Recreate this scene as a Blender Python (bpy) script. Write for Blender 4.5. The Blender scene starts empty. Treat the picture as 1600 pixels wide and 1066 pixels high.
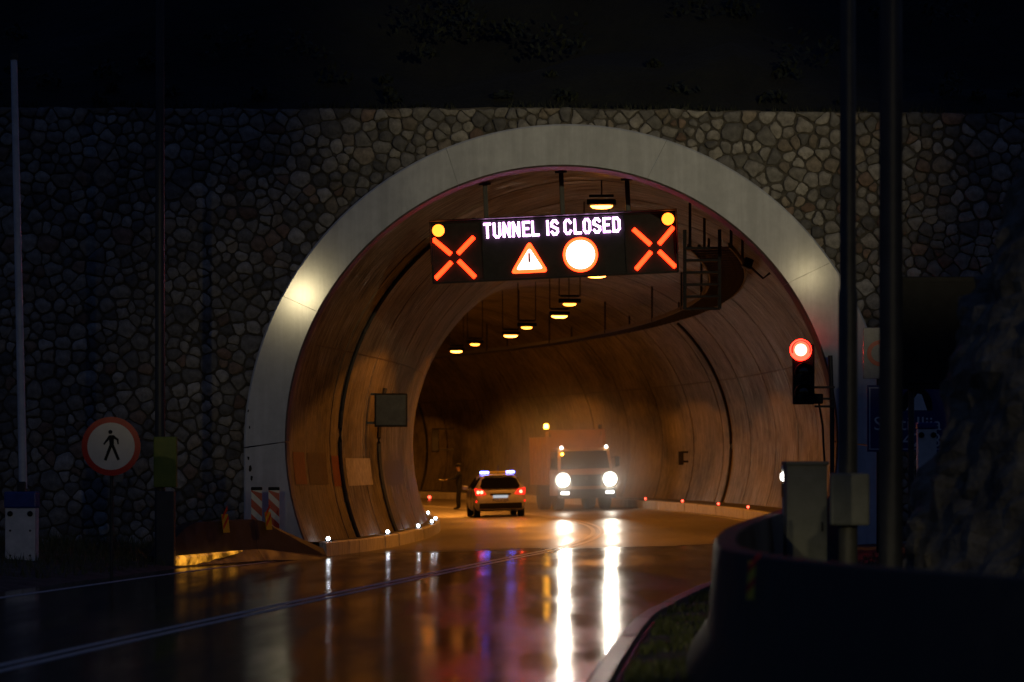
import bpy, bmesh, math, random
from mathutils import Vector, Matrix, noise

random.seed(7)
scene = bpy.context.scene
C = scene.collection

# ------------------------------------------------------------------ camera
F = 5000.0                      # focal length in pixels of the 1600 px wide photograph
HZ = 717.0                      # horizon row
CAMZ = 2.0
cam = bpy.data.cameras.new('camera')
cam_o = bpy.data.objects.new('camera', cam)
C.objects.link(cam_o)
cam_o.location = (0, 0, CAMZ)
cam_o.rotation_euler = (math.radians(90), 0, 0)
cam.sensor_width = 36.0
cam.lens = 36.0 * F / 1600.0
cam.shift_y = (HZ - 533.0) / 1600.0
cam.clip_start = 0.5
cam.clip_end = 2000
cam.dof.use_dof = True
cam.dof.focus_distance = 68.0
cam.dof.aperture_fstop = 1.5
scene.camera = cam_o

# ------------------------------------------------------------------ world, exposure
world = bpy.data.worlds.new('World')
scene.world = world
world.use_nodes = True
nt = world.node_tree
bg = nt.nodes['Background']
sky = nt.nodes.new('ShaderNodeTexSky')
sky.sky_type = 'NISHITA'
sky.sun_disc = False
sky.sun_elevation = math.radians(-1.1)
sky.sun_rotation = math.radians(20)
tint = nt.nodes.new('ShaderNodeMix'); tint.data_type = 'RGBA'; tint.blend_type = 'MULTIPLY'
tint.inputs['Factor'].default_value = 1.0
tint.inputs['B'].default_value = (0.34, 0.60, 1.5, 1)      # blue-hour white balance
nt.links.new(sky.outputs[0], tint.inputs['A'])
nt.links.new(tint.outputs['Result'], bg.inputs[0])
SKY = 0.15
bg.inputs[1].default_value = SKY
scene.view_settings.view_transform = 'Standard'
scene.view_settings.look = 'None'
scene.view_settings.exposure = 0.0
scene.view_settings.gamma = 1.0
scene.cycles.use_denoising = True
scene.cycles.max_bounces = 6
scene.cycles.diffuse_bounces = 2
scene.cycles.glossy_bounces = 3
scene.cycles.volume_bounces = 0
scene.cycles.sample_clamp_indirect = 4.0
scene.cycles.sample_clamp_direct = 0.0
scene.cycles.caustics_reflective = False
scene.cycles.caustics_refractive = False

MIST_DENSITY = 0.09

# ------------------------------------------------------------------ helpers
def W(px, py, Y):
    return Vector(((px - 800.0) / F * Y, Y, CAMZ + (HZ - py) / F * Y))

def mat(name, col, rough=0.6, metal=0.0, spec=0.5, coat=0.0):
    m = bpy.data.materials.new(name)
    m.use_nodes = True
    b = m.node_tree.nodes['Principled BSDF']
    b.inputs['Base Color'].default_value = (*col, 1)
    b.inputs['Roughness'].default_value = rough
    b.inputs['Metallic'].default_value = metal
    b.inputs['Specular IOR Level'].default_value = spec
    b.inputs['Coat Weight'].default_value = coat
    return m

def nodes(m):
    t = m.node_tree
    return t, t.nodes, t.links, t.nodes['Principled BSDF']

def worn(name, col, col2, scale=6.0, rough=0.6, rough2=None, bump=0.2, detail=6, metal=0.0, stretch=(1, 1, 1), dist=0.02, coords='Object'):
    m = mat(name, col, rough, metal)
    t, N, L, b = nodes(m)
    tc = N.new('ShaderNodeTexCoord')
    mp = N.new('ShaderNodeMapping')
    mp.inputs['Scale'].default_value = stretch
    L.new(tc.outputs[coords], mp.inputs[0])
    nz = N.new('ShaderNodeTexNoise')
    nz.inputs['Scale'].default_value = scale
    nz.inputs['Detail'].default_value = detail
    nz.inputs['Roughness'].default_value = 0.65
    L.new(mp.outputs[0], nz.inputs['Vector'])
    cr = N.new('ShaderNodeValToRGB')
    cr.color_ramp.elements[0].position = 0.35
    cr.color_ramp.elements[1].position = 0.68
    cr.color_ramp.elements[0].color = (*col, 1)
    cr.color_ramp.elements[1].color = (*col2, 1)
    L.new(nz.outputs['Fac'], cr.inputs[0])
    L.new(cr.outputs[0], b.inputs['Base Color'])
    if rough2 is not None:
        mr = N.new('ShaderNodeMapRange')
        mr.inputs['From Min'].default_value = 0.35
        mr.inputs['From Max'].default_value = 0.68
        mr.inputs['To Min'].default_value = rough
        mr.inputs['To Max'].default_value = rough2
        L.new(nz.outputs['Fac'], mr.inputs[0])
        L.new(mr.outputs[0], b.inputs['Roughness'])
    if bump:
        bp = N.new('ShaderNodeBump')
        bp.inputs['Strength'].default_value = bump
        bp.inputs['Distance'].default_value = dist
        L.new(nz.outputs['Fac'], bp.inputs['Height'])
        L.new(bp.outputs[0], b.inputs['Normal'])
    return m

def glow(name, col, strength):
    m = mat(name, (0.02, 0.02, 0.02), 0.4)
    b = m.node_tree.nodes['Principled BSDF']
    b.inputs['Emission Color'].default_value = (*col, 1)
    b.inputs['Emission Strength'].default_value = strength
    return m

def link(o, parent=None):
    C.objects.link(o)
    if parent is not None:
        o.parent = parent
    return o

def tag(o, label=None, cat=None, group=None, kind=None):
    if label: o['label'] = label
    if cat: o['category'] = cat
    if group: o['group'] = group
    if kind: o['kind'] = kind
    return o

def empty(name, loc, rz=0.0, label=None, cat=None, group=None, rot=None):
    o = bpy.data.objects.new(name, None)
    o.empty_display_size = 0.2
    C.objects.link(o)
    o.location = loc
    o.rotation_euler = rot if rot else (0, 0, rz)
    return tag(o, label, cat, group)

class MB:
    """collects shapes; build() links them as one mesh object"""
    def __init__(self):
        self.v = []; self.f = []
    def add(self, vs, fs):
        n = len(self.v)
        self.v += [tuple(p) for p in vs]
        self.f += [tuple(i + n for i in f) for f in fs]
        return self
    def box(self, c, s, rot=None, bev=0.0):
        bm = bmesh.new()
        bmesh.ops.create_cube(bm, size=1.0)
        for v in bm.verts:
            v.co = Vector((v.co.x * s[0], v.co.y * s[1], v.co.z * s[2]))
        if bev > 0:
            bmesh.ops.bevel(bm, geom=list(bm.edges), offset=bev, segments=2, affect='EDGES', profile=0.6)
        M = rot.to_matrix() if rot is not None and hasattr(rot, 'to_matrix') else (rot if rot is not None else Matrix.Identity(3))
        bm.verts.index_update()
        vs = [M @ v.co + Vector(c) for v in bm.verts]
        fs = [[v.index for v in f.verts] for f in bm.faces]
        bm.free()
        return self.add(vs, fs)
    def tube(self, pts, r, n=10, cap=True, r2=None):
        pts = [Vector(p) for p in pts]
        vs = []; fs = []
        for i, p in enumerate(pts):
            d = (pts[min(i + 1, len(pts) - 1)] - pts[max(i - 1, 0)]).normalized()
            a = d.cross(Vector((0, 0, 1)))
            if a.length < 1e-3: a = Vector((1, 0, 0))
            a.normalize(); b = a.cross(d).normalized()
            rr = r if r2 is None else r + (r2 - r) * i / (len(pts) - 1)
            for k in range(n):
                t = 2 * math.pi * k / n
                vs.append(p + a * math.cos(t) * rr + b * math.sin(t) * rr)
        for i in range(len(pts) - 1):
            for k in range(n):
                k2 = (k + 1) % n
                fs.append((i * n + k, i * n + k2, (i + 1) * n + k2, (i + 1) * n + k))
        if cap:
            fs.append(tuple(range(n - 1, -1, -1)))
            fs.append(tuple((len(pts) - 1) * n + k for k in range(n)))
        return self.add(vs, fs)
    def lathe(self, prof, n=24, M=None):
        """prof: (r, h) pairs along local Z; closed ends"""
        M = M or Matrix.Identity(4)
        vs = []; fs = []
        for r, h in prof:
            for k in range(n):
                t = 2 * math.pi * k / n
                vs.append(M @ Vector((r * math.cos(t), r * math.sin(t), h)))
        for i in range(len(prof) - 1):
            for k in range(n):
                k2 = (k + 1) % n
                fs.append((i * n + k, i * n + k2, (i + 1) * n + k2, (i + 1) * n + k))
        fs.append(tuple(range(n - 1, -1, -1)))
        fs.append(tuple((len(prof) - 1) * n + k for k in range(n)))
        return self.add(vs, fs)
    def prism(self, poly, y0, y1):
        """polygon in x,z extruded along y (front y0, counter-clockwise seen from -y)"""
        n = len(poly)
        vs = [(x, y0, z) for x, z in poly] + [(x, y1, z) for x, z in poly]
        fs = [tuple(range(n)), tuple(range(2 * n - 1, n - 1, -1))]
        for k in range(n):
            k2 = (k + 1) % n
            fs.append((k, n + k, n + k2, k2))
        return self.add(vs, fs)
    def build(self, name, m, parent=None, smooth=False, loc=None):
        me = bpy.data.meshes.new(name)
        me.from_pydata(self.v, [], self.f)
        me.validate()
        bm = bmesh.new(); bm.from_mesh(me)
        bmesh.ops.recalc_face_normals(bm, faces=bm.faces)
        bm.to_mesh(me); bm.free()
        if m: me.materials.append(m)
        if smooth:
            me.polygons.foreach_set('use_smooth', [True] * len(me.polygons))
            me.set_sharp_from_angle(angle=math.radians(40))
        o = bpy.data.objects.new(name, me)
        if loc is not None: o.location = loc
        return link(o, parent)

def copy_tree(o, parent=None):
    c = o.copy()
    C.objects.link(c)
    c.parent = parent
    for ch in list(o.children):
        copy_tree(ch, c)
    return c

RY = Matrix.Rotation(math.radians(90), 4, 'X')      # local Z of a lathe turned to -Y (towards the camera)

def spot(name, loc, target, energy, col, size, blend, radius, parent=None):
    l = bpy.data.lights.new(name, 'SPOT')
    l.energy = energy; l.color = col
    l.spot_size = size; l.spot_blend = blend; l.shadow_soft_size = radius
    o = bpy.data.objects.new(name, l)
    C.objects.link(o)
    o.location = loc
    d = Vector(target) - Vector(loc)
    o.rotation_euler = d.to_track_quat('-Z', 'Y').to_euler()
    if parent is not None:
        o.parent = parent
        bpy.context.view_layer.update()
        o.matrix_parent_inverse = parent.matrix_world.inverted()
    return o

# ------------------------------------------------------------------ road line: straight approach, then a left-hand bend inside
R0 = 156.0
CX, CY = 2.45 - R0, 92.0
Y0 = 66.67                                            # portal plane
PH0 = math.asin((Y0 - CY) / R0)
def bank(s):
    t = max(0.0, min(1.0, (s + 14.0) / 24.0))
    return 0.004 + 0.022 * t * t * (3 - 2 * t)
XP = CX + R0 * math.cos(PH0)
ctrl = [(-12.6, -40), (-10.5, -20), (-8.35, 0), (-6.1, 20), (-4.85, 30.5), (-3.75, 38.8), (-2.05, 50.5), (XP, Y0)]

def cl_out(y):
    for i in range(len(ctrl) - 1):
        if y <= ctrl[i + 1][1] or i == len(ctrl) - 2:
            (x1, y1), (x2, y2) = ctrl[i], ctrl[i + 1]
            def sl(j):
                if j <= 0: return (ctrl[1][0] - ctrl[0][0]) / (ctrl[1][1] - ctrl[0][1])
                if j >= len(ctrl) - 1: return -math.tan(PH0)
                return (ctrl[j + 1][0] - ctrl[j - 1][0]) / (ctrl[j + 1][1] - ctrl[j - 1][1])
            h = y2 - y1; t = (y - y1) / h
            m1, m2 = sl(i) * h, sl(i + 1) * h
            return ((2*t**3 - 3*t*t + 1) * x1 + (t**3 - 2*t*t + t) * m1 + (-2*t**3 + 3*t*t) * x2 + (t**3 - t*t) * m2)

def frame(s):
    """road-centre point and unit right vector, s metres past the portal"""
    if s >= 0:
        p = PH0 + s / R0
        return Vector((CX + R0 * math.cos(p), CY + R0 * math.sin(p), 0)), Vector((math.cos(p), math.sin(p), 0))
    y = Y0 + s * 0.989
    x = cl_out(y)
    d = (cl_out(min(y + .05, Y0)) - cl_out(y - .05)) / (min(y + .05, Y0) - y + .05)
    n = math.hypot(1, d)
    return Vector((x, y, 0)), Vector((1 / n, -d / n, 0))

def widen(y):
    return max(0.0, 40.0 - max(y, 8.0)) * 0.055
def RP(s, u, v=0.0):
    """road coordinates (along, right, up) to world; the road is banked down to the left"""
    c, r = frame(s)
    if u > 3.0 and c.y < 40.0:
        t = min(1.0, (u - 3.0) / 2.0)
        u += widen(c.y) * t
    cb, sb = math.cos(bank(s)), math.sin(bank(s))
    return c + r * (u * cb - v * sb) + Vector((0, 0, u * sb + v * cb))

def heading(s):
    c, r = frame(s)
    return math.atan2(r.y, r.x)                       # z-rotation of a thing aligned to the road

def s_of_y(y):
    if y >= Y0:
        return (math.asin((y - CY) / R0) - PH0) * R0
    return (y - Y0) / 0.989

def offset_of(x, y):
    if y > Y0:
        return math.hypot(x - CX, y - CY) - R0
    return (x - cl_out(y))

def sweep(s0, s1, ds, prof, mb=None, uv=None):
    """open profile [(u, v)] swept along the road"""
    mb = mb or MB()
    n = max(1, int(round((s1 - s0) / ds)))
    k = len(prof)
    vs = []; fs = []
    for i in range(n + 1):
        s = s0 + (s1 - s0) * i / n
        for u, v in prof: vs.append(RP(s, u, v))
    for i in range(n):
        for j in range(k - 1):
            fs.append((i * k + j, i * k + j + 1, (i + 1) * k + j + 1, (i + 1) * k + j))
    return mb.add(vs, fs)

def ground_z(x, y):
    off = offset_of(x, min(y, Y0))
    edge = 5.3 + (widen(y) if off > 0 else 0.0)
    o = max(-edge, min(edge, off))
    z = math.tan(bank(s_of_y(min(y, Y0)))) * o
    t = abs(off) - edge
    if t < -0.3: return z - 0.15
    if t < 0.2: return z - 0.15 + 0.18 * (t + 0.3) / 0.5
    if off < 0: return z + 0.03 + 0.07 * min(t, 4.0)
    return z + 0.03 + 0.05 * min(t, 6.0)

# ------------------------------------------------------------------ materials
def asphalt_material():
    m = mat('wet_asphalt', (0.03, 0.03, 0.03), 0.2)
    t, N, L, b = nodes(m)
    tc = N.new('ShaderNodeTexCoord')
    sep = N.new('ShaderNodeSeparateXYZ'); L.new(tc.outputs['Object'], sep.inputs[0])
    n1 = N.new('ShaderNodeTexNoise'); n1.inputs['Scale'].default_value = 0.35; n1.inputs['Detail'].default_value = 5
    L.new(tc.outputs['Object'], n1.inputs['Vector'])
    # rain reaches a little way into the portal: wet outside, drier inside
    ad = N.new('ShaderNodeMath'); ad.operation = 'MULTIPLY_ADD'; ad.inputs[1].default_value = 7.0
    L.new(n1.outputs['Fac'], ad.inputs[0]); L.new(sep.outputs['Y'], ad.inputs[2])
    wet = N.new('ShaderNodeMapRange')
    wet.inputs['From Min'].default_value = 74.2; wet.inputs['From Max'].default_value = 76.0
    wet.inputs['To Min'].default_value = 1.0; wet.inputs['To Max'].default_value = 0.0
    L.new(ad.outputs[0], wet.inputs[0])
    n2 = N.new('ShaderNodeTexNoise'); n2.inputs['Scale'].default_value = 30; n2.inputs['Detail'].default_value = 8
    L.new(tc.outputs['Object'], n2.inputs['Vector'])
    # wheel-track patches where the film of water is thicker
    mp = N.new('ShaderNodeMapping'); mp.inputs['Scale'].default_value = (0.9, 0.12, 1); mp.inputs['Rotation'].default_value = (0, 0, -0.12)
    L.new(tc.outputs['Object'], mp.inputs[0])
    n3 = N.new('ShaderNodeTexNoise'); n3.inputs['Scale'].default_value = 1.3; n3.inputs['Detail'].default_value = 4
    L.new(mp.outputs[0], n3.inputs['Vector'])
    cw = N.new('ShaderNodeMix'); cw.data_type = 'RGBA'
    cw.inputs['A'].default_value = (0.012, 0.012, 0.013, 1); cw.inputs['B'].default_value = (0.035, 0.034, 0.033, 1)
    L.new(n2.outputs['Fac'], cw.inputs['Factor'])
    cd = N.new('ShaderNodeMix'); cd.data_type = 'RGBA'
    cd.inputs['A'].default_value = (0.15, 0.135, 0.11, 1); cd.inputs['B'].default_value = (0.30, 0.27, 0.22, 1)
    L.new(n2.outputs['Fac'], cd.inputs['Factor'])
    cm = N.new('ShaderNodeMix'); cm.data_type = 'RGBA'
    L.new(wet.outputs[0], cm.inputs['Factor'])
    L.new(cd.outputs['Result'], cm.inputs['A']); L.new(cw.outputs['Result'], cm.inputs['B'])
    L.new(cm.outputs['Result'], b.inputs['Base Color'])
    rw = N.new('ShaderNodeMapRange')
    rw.inputs['From Min'].default_value = 0.37; rw.inputs['From Max'].default_value = 0.63
    rw.inputs['To Min'].default_value = 0.10; rw.inputs['To Max'].default_value = 0.23
    L.new(n3.outputs['Fac'], rw.inputs[0])
    rd = N.new('ShaderNodeMapRange')
    rd.inputs['From Min'].default_value = 0.35; rd.inputs['From Max'].default_value = 0.65
    rd.inputs['To Min'].default_value = 0.34; rd.inputs['To Max'].default_value = 0.46
    L.new(n3.outputs['Fac'], rd.inputs[0])
    rm = N.new('ShaderNodeMix'); rm.data_type = 'FLOAT'
    L.new(wet.outputs[0], rm.inputs['Factor']); L.new(rd.outputs[0], rm.inputs['A']); L.new(rw.outputs[0], rm.inputs['B'])
    L.new(rm.outputs['Result'], b.inputs['Roughness'])
    n4 = N.new('ShaderNodeTexNoise'); n4.inputs['Scale'].default_value = 3.0; n4.inputs['Detail'].default_value = 5
    L.new(tc.outputs['Object'], n4.inputs['Vector'])
    bp = N.new('ShaderNodeBump'); bp.inputs['Strength'].default_value = 0.45; bp.inputs['Distance'].default_value = 0.010
    L.new(n4.outputs['Fac'], bp.inputs['Height'])
    L.new(bp.outputs[0], b.inputs['Normal'])
    return m

def lining_material():
    m = mat('tunnel_concrete', (0.3, 0.28, 0.25), 0.42)
    t, N, L, b = nodes(m)
    uv = N.new('ShaderNodeUVMap'); uv.uv_map = 'UVMap'
    mp = N.new('ShaderNodeMapping'); mp.inputs['Scale'].default_value = (8.0, 0.8, 1)
    L.new(uv.outputs[0], mp.inputs[0])
    n1 = N.new('ShaderNodeTexNoise'); n1.inputs['Scale'].default_value = 1.0; n1.inputs['Detail'].default_value = 7; n1.inputs['Roughness'].default_value = 0.7
    L.new(mp.outputs[0], n1.inputs['Vector'])
    mp2 = N.new('ShaderNodeMapping'); mp2.inputs['Scale'].default_value = (0.35, 0.45, 1)
    L.new(uv.outputs[0], mp2.inputs[0])
    n2 = N.new('ShaderNodeTexNoise'); n2.inputs['Scale'].default_value = 1.0; n2.inputs['Detail'].default_value = 5
    L.new(mp2.outputs[0], n2.inputs['Vector'])
    mp3 = N.new('ShaderNodeMapping'); mp3.inputs['Scale'].default_value = (3.2, 2.6, 1)
    L.new(uv.outputs[0], mp3.inputs[0])
    n3 = N.new('ShaderNodeTexNoise'); n3.inputs['Scale'].default_value = 1.0; n3.inputs['Detail'].default_value = 9; n3.inputs['Roughness'].default_value = 0.75
    L.new(mp3.outputs[0], n3.inputs['Vector'])
    def mul(sock, f, add=None):
        q = N.new('ShaderNodeMath'); q.operation = 'MULTIPLY_ADD'; q.inputs[1].default_value = f
        L.new(sock, q.inputs[0])
        if add is None: q.inputs[2].default_value = 0.0
        else: L.new(add, q.inputs[2])
        return q.outputs[0]
    acc = mul(n1.outputs['Fac'], 0.13); acc = mul(n2.outputs['Fac'], 0.44, acc); acc = mul(n3.outputs['Fac'], 0.45, acc)
    cr = N.new('ShaderNodeValToRGB')
    e = cr.color_ramp.elements
    e[0].position = 0.40; e[0].color = (0.028, 0.023, 0.019, 1)
    e[1].position = 0.62; e[1].color = (0.24, 0.205, 0.16, 1)
    L.new(acc, cr.inputs[0])
    L.new(cr.outputs[0], b.inputs['Base Color'])
    mr = N.new('ShaderNodeMapRange'); mr.inputs['From Min'].default_value = 0.40; mr.inputs['From Max'].default_value = 0.66; mr.inputs['To Min'].default_value = 0.75; mr.inputs['To Max'].default_value = 0.27
    L.new(n1.outputs['Fac'], mr.inputs[0]); L.new(mr.outputs[0], b.inputs['Roughness'])
    bp = N.new('ShaderNodeBump'); bp.inputs['Strength'].default_value = 0.5; bp.inputs['Distance'].default_value = 0.03
    L.new(n3.outputs['Fac'], bp.inputs['Height']); L.new(bp.outputs[0], b.inputs['Normal'])
    return m

def stone_material():
    m = mat('wall_stone', (0.3, 0.28, 0.25), 0.75)
    t, N, L, b = nodes(m)
    at = N.new('ShaderNodeAttribute'); at.attribute_name = 'tint'
    tc = N.new('ShaderNodeTexCoord')
    nz = N.new('ShaderNodeTexNoise'); nz.inputs['Scale'].default_value = 7; nz.inputs['Detail'].default_value = 7; nz.inputs['Roughness'].default_value = 0.7
    L.new(tc.outputs['Object'], nz.inputs['Vector'])
    mr = N.new('ShaderNodeMapRange'); mr.inputs['From Min'].default_value = 0.3; mr.inputs['From Max'].default_value = 0.7; mr.inputs['To Min'].default_value = 0.5; mr.inputs['To Max'].default_value = 1.4
    L.new(nz.outputs['Fac'], mr.inputs[0])
    mx = N.new('ShaderNodeMix'); mx.data_type = 'RGBA'; mx.blend_type = 'MULTIPLY'; mx.inputs['Factor'].default_value = 1.0
    L.new(at.outputs['Color'], mx.inputs['A']); L.new(mr.outputs[0], mx.inputs['B'])
    L.new(mx.outputs['Result'], b.inputs['Base Color'])
    bp = N.new('ShaderNodeBump'); bp.inputs['Strength'].default_value = 0.7; bp.inputs['Distance'].default_value = 0.03
    L.new(nz.outputs['Fac'], bp.inputs['Height']); L.new(bp.outputs[0], b.inputs['Normal'])
    return m

M = {}
M['asphalt'] = asphalt_material()
M['lining'] = lining_material()
M['stone'] = stone_material()
M['mortar'] = worn('dark_mortar', (0.045, 0.042, 0.037), (0.11, 0.10, 0.088), 9, 0.9, bump=0.6)
M['ring'] = worn('painted_concrete', (0.50, 0.53, 0.58), (0.62, 0.65, 0.69), 3.5, 0.55, 0.7, bump=0.12, dist=0.004)
def streak_stain(m, amount=0.55):
    t, N, L, b = nodes(m)
    src = b.inputs['Base Color'].links[0].from_socket
    tc = N.new('ShaderNodeTexCoord'); mp = N.new('ShaderNodeMapping'); mp.inputs['Scale'].default_value = (2.2, 2.2, 0.18)
    L.new(tc.outputs['Object'], mp.inputs[0])
    nz = N.new('ShaderNodeTexNoise'); nz.inputs['Scale'].default_value = 1.6; nz.inputs['Detail'].default_value = 8; nz.inputs['Roughness'].default_value = 0.7
    L.new(mp.outputs[0], nz.inputs['Vector'])
    mr = N.new('ShaderNodeMapRange'); mr.inputs['From Min'].default_value = 0.42; mr.inputs['From Max'].default_value = 0.62
    mr.inputs['To Min'].default_value = 1.0 - amount; mr.inputs['To Max'].default_value = 1.0
    L.new(nz.outputs['Fac'], mr.inputs[0])
    mx = N.new('ShaderNodeMix'); mx.data_type = 'RGBA'; mx.blend_type = 'MULTIPLY'; mx.inputs['Factor'].default_value = 1.0
    L.new(src, mx.inputs['A']); L.new(mr.outputs[0], mx.inputs['B'])
    L.new(mx.outputs['Result'], b.inputs['Base Color'])
streak_stain(M['ring'], 0.18)
_b = M['ring'].node_tree.nodes['Principled BSDF']
_b.inputs['Coat Weight'].default_value = 0.4
_b.inputs['Coat Roughness'].default_value = 0.09
M['ring_in'] = worn('ring_reveal', (0.05, 0.042, 0.035), (0.14, 0.12, 0.10), 5, 0.75, 0.9, bump=0.3)  # reveal colour darkened to subdue the sign's pink spill light
M['ground'] = worn('verge_soil', (0.025, 0.024, 0.018), (0.07, 0.075, 0.04), 2.5, 0.85, 0.6, bump=0.9, dist=0.05)
M['hill'] = worn('hillside_scrub', (0.004, 0.005, 0.004), (0.014, 0.016, 0.011), 0.5, 0.95, bump=1.0, dist=0.3)
M['leaf'] = worn('scrub_leaf', (0.008, 0.012, 0.005), (0.022, 0.028, 0.014), 3, 0.7, bump=0)
M['grass'] = worn('grass_blade', (0.04, 0.05, 0.015), (0.10, 0.11, 0.04), 3, 0.6, bump=0)
M['paint'] = worn('road_paint', (0.50, 0.49, 0.46), (0.78, 0.76, 0.72), 7, 0.42, 0.6, bump=0.2, dist=0.004)
M['kerb'] = worn('kerb_paint', (0.42, 0.41, 0.38), (0.85, 0.83, 0.78), 5, 0.45, 0.6, bump=0.4, stretch=(3, 3, 0.5))
M['kerb_out'] = worn('kerb_concrete', (0.18, 0.18, 0.19), (0.32, 0.32, 0.33), 5, 0.3, 0.45, bump=0.3)
M['walk'] = worn('walkway_concrete', (0.05, 0.045, 0.04), (0.10, 0.09, 0.08), 4, 0.6, 0.4, bump=0.3)
M['barrier'] = worn('barrier_concrete', (0.022, 0.022, 0.02), (0.055, 0.055, 0.048), 3.0, 0.5, 0.7, bump=0.35)
M['barrier'].node_tree.nodes['Principled BSDF'].inputs['Specular IOR Level'].default_value = 0.2
M['black'] = worn('black_housing', (0.008, 0.008, 0.009), (0.016, 0.016, 0.017), 6, 0.55, bump=0.1)
M['black'].node_tree.nodes['Principled BSDF'].inputs['Specular IOR Level'].default_value = 0.15
M['steel'] = worn('galvanised_steel', (0.10, 0.105, 0.11), (0.17, 0.175, 0.18), 5, 0.45, 0.6, bump=0.1, metal=0.5)
M['dark_steel'] = worn('dark_steel', (0.02, 0.021, 0.023), (0.04, 0.042, 0.045), 5, 0.5, bump=0.1, metal=0.3)
M['pole_grey'] = worn('grey_pole_paint', (0.055, 0.055, 0.052), (0.085, 0.085, 0.08), 4, 0.5, bump=0.1)
M['pole_dark'] = worn('dark_pole_paint', (0.022, 0.024, 0.03), (0.04, 0.042, 0.05), 4, 0.5, bump=0.1)
M['white'] = worn('white_paint', (0.55, 0.56, 0.57), (0.75, 0.75, 0.75), 4, 0.4, 0.5, bump=0.08)
M['blue'] = worn('blue_paint', (0.01, 0.035, 0.20), (0.02, 0.06, 0.30), 4, 0.4, bump=0.05)
M['sign_blue'] = worn('blue_sign_sheet', (0.004, 0.012, 0.11), (0.006, 0.018, 0.15), 4, 0.45, bump=0.03)
M['red'] = worn('red_reflective', (0.50, 0.012, 0.008), (0.62, 0.02, 0.01), 5, 0.35, bump=0.03)
M['cream'] = worn('white_reflective', (0.74, 0.68, 0.56), (0.84, 0.78, 0.66), 4, 0.35, bump=0.03)
M['yellow'] = worn('yellow_reflective', (0.60, 0.45, 0.02), (0.75, 0.58, 0.04), 5, 0.35, bump=0.03)
M['green'] = worn('yellow_green_box', (0.11, 0.16, 0.015), (0.17, 0.21, 0.02), 6, 0.5, bump=0.1)
M['rock'] = worn('grey_brown_rock', (0.09, 0.08, 0.06), (0.30, 0.27, 0.21), 2.2, 0.85, bump=1.0, dist=0.12)
M['grey_box'] = worn('grey_cabinet', (0.16, 0.17, 0.15), (0.22, 0.23, 0.21), 4, 0.5, bump=0.08)
M['rubber'] = worn('tyre_rubber', (0.012, 0.012, 0.012), (0.025, 0.025, 0.025), 8, 0.8, bump=0.2)
M['glass'] = mat('dark_glass', (0.01, 0.011, 0.012), 0.08, 0.0, 0.6)
M['car_white'] = worn('car_paint', (0.48, 0.48, 0.48), (0.56, 0.56, 0.56), 3, 0.25, 0.32, bump=0.02)
M['orange'] = worn('orange_truck_paint', (0.42, 0.22, 0.06), (0.52, 0.28, 0.08), 3, 0.35, 0.5, bump=0.08)
M['cloth'] = worn('dark_uniform', (0.012, 0.014, 0.02), (0.025, 0.028, 0.04), 12, 0.85, bump=0.3)
M['skin'] = worn('skin', (0.42, 0.25, 0.17), (0.5, 0.31, 0.22), 10, 0.55, bump=0.05)
M['hair'] = worn('dark_hair', (0.01, 0.008, 0.006), (0.02, 0.016, 0.012), 20, 0.6, bump=0.3)
M['paint_red'] = worn('faded_red_wall_paint', (0.14, 0.035, 0.025), (0.24, 0.07, 0.05), 6, 0.5, bump=0.2)
M['paint_white'] = worn('worn_white_wall_paint', (0.22, 0.20, 0.17), (0.48, 0.45, 0.40), 6, 0.4, bump=0.2)
M['paint_dark'] = worn('dark_wall_paint', (0.05, 0.035, 0.03), (0.10, 0.07, 0.06), 6, 0.5, bump=0.2)

M['e_text'] = glow('led_white', (0.95, 0.45, 1.0), 10.0)
M['e_red'] = glow('led_red', (1.0, 0.019, 0.003), 10.0)
M['e_redrim'] = glow('led_red_rim', (1.0, 0.032, 0.005), 10.0)
M['e_white'] = glow('led_field', (1.0, 0.5, 0.45), 9.0)
M['e_yellow'] = glow('led_yellow', (1.0, 0.19, 0.015), 4.5)
M['e_sodium'] = glow('sodium_lens', (1.0, 0.30, 0.04), 18.0)
M['e_sodium2'] = glow('sodium_lens_dim', (1.0, 0.28, 0.03), 10.0)
M['e_head'] = glow('headlight', (1.0, 0.93, 0.78), 9.0)
M['e_marker'] = glow('marker_lamp', (1.0, 0.95, 0.85), 14.0)
M['e_tail'] = glow('tail_light', (1.0, 0.015, 0.008), 2.5)
M['e_tailhot'] = glow('tail_light_bulb', (1.0, 0.06, 0.03), 26.0)
M['e_blue'] = glow('blue_flasher', (0.10, 0.13, 1.0), 22.0)
M['e_amber'] = glow('amber_beacon', (1.0, 0.42, 0.03), 45.0)
M['e_signal'] = glow('red_signal', (1.0, 0.035, 0.022), 60.0)
M['e_signal2'] = glow('red_signal_halo', (1.0, 0.012, 0.006), 20.0)
M['e_studw'] = glow('white_stud', (0.85, 0.92, 1.0), 22.0)
M['e_studr'] = glow('red_stud', (1.0, 0.06, 0.03), 9.0)
M['e_strip'] = glow('amber_glow', (1.0, 0.40, 0.03), 0.75)
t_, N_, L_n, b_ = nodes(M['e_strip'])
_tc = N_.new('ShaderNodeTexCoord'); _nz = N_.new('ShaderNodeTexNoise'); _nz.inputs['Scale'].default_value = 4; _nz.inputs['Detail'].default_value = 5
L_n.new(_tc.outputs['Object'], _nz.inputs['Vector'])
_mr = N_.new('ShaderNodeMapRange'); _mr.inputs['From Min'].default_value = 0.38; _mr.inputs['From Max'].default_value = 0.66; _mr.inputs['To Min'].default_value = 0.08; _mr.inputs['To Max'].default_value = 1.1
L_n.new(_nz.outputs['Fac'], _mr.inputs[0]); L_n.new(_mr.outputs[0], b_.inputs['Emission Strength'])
M['e_plate'] = glow('lit_plate_glow', (0.9, 0.95, 1.0), 0.5)
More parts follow.
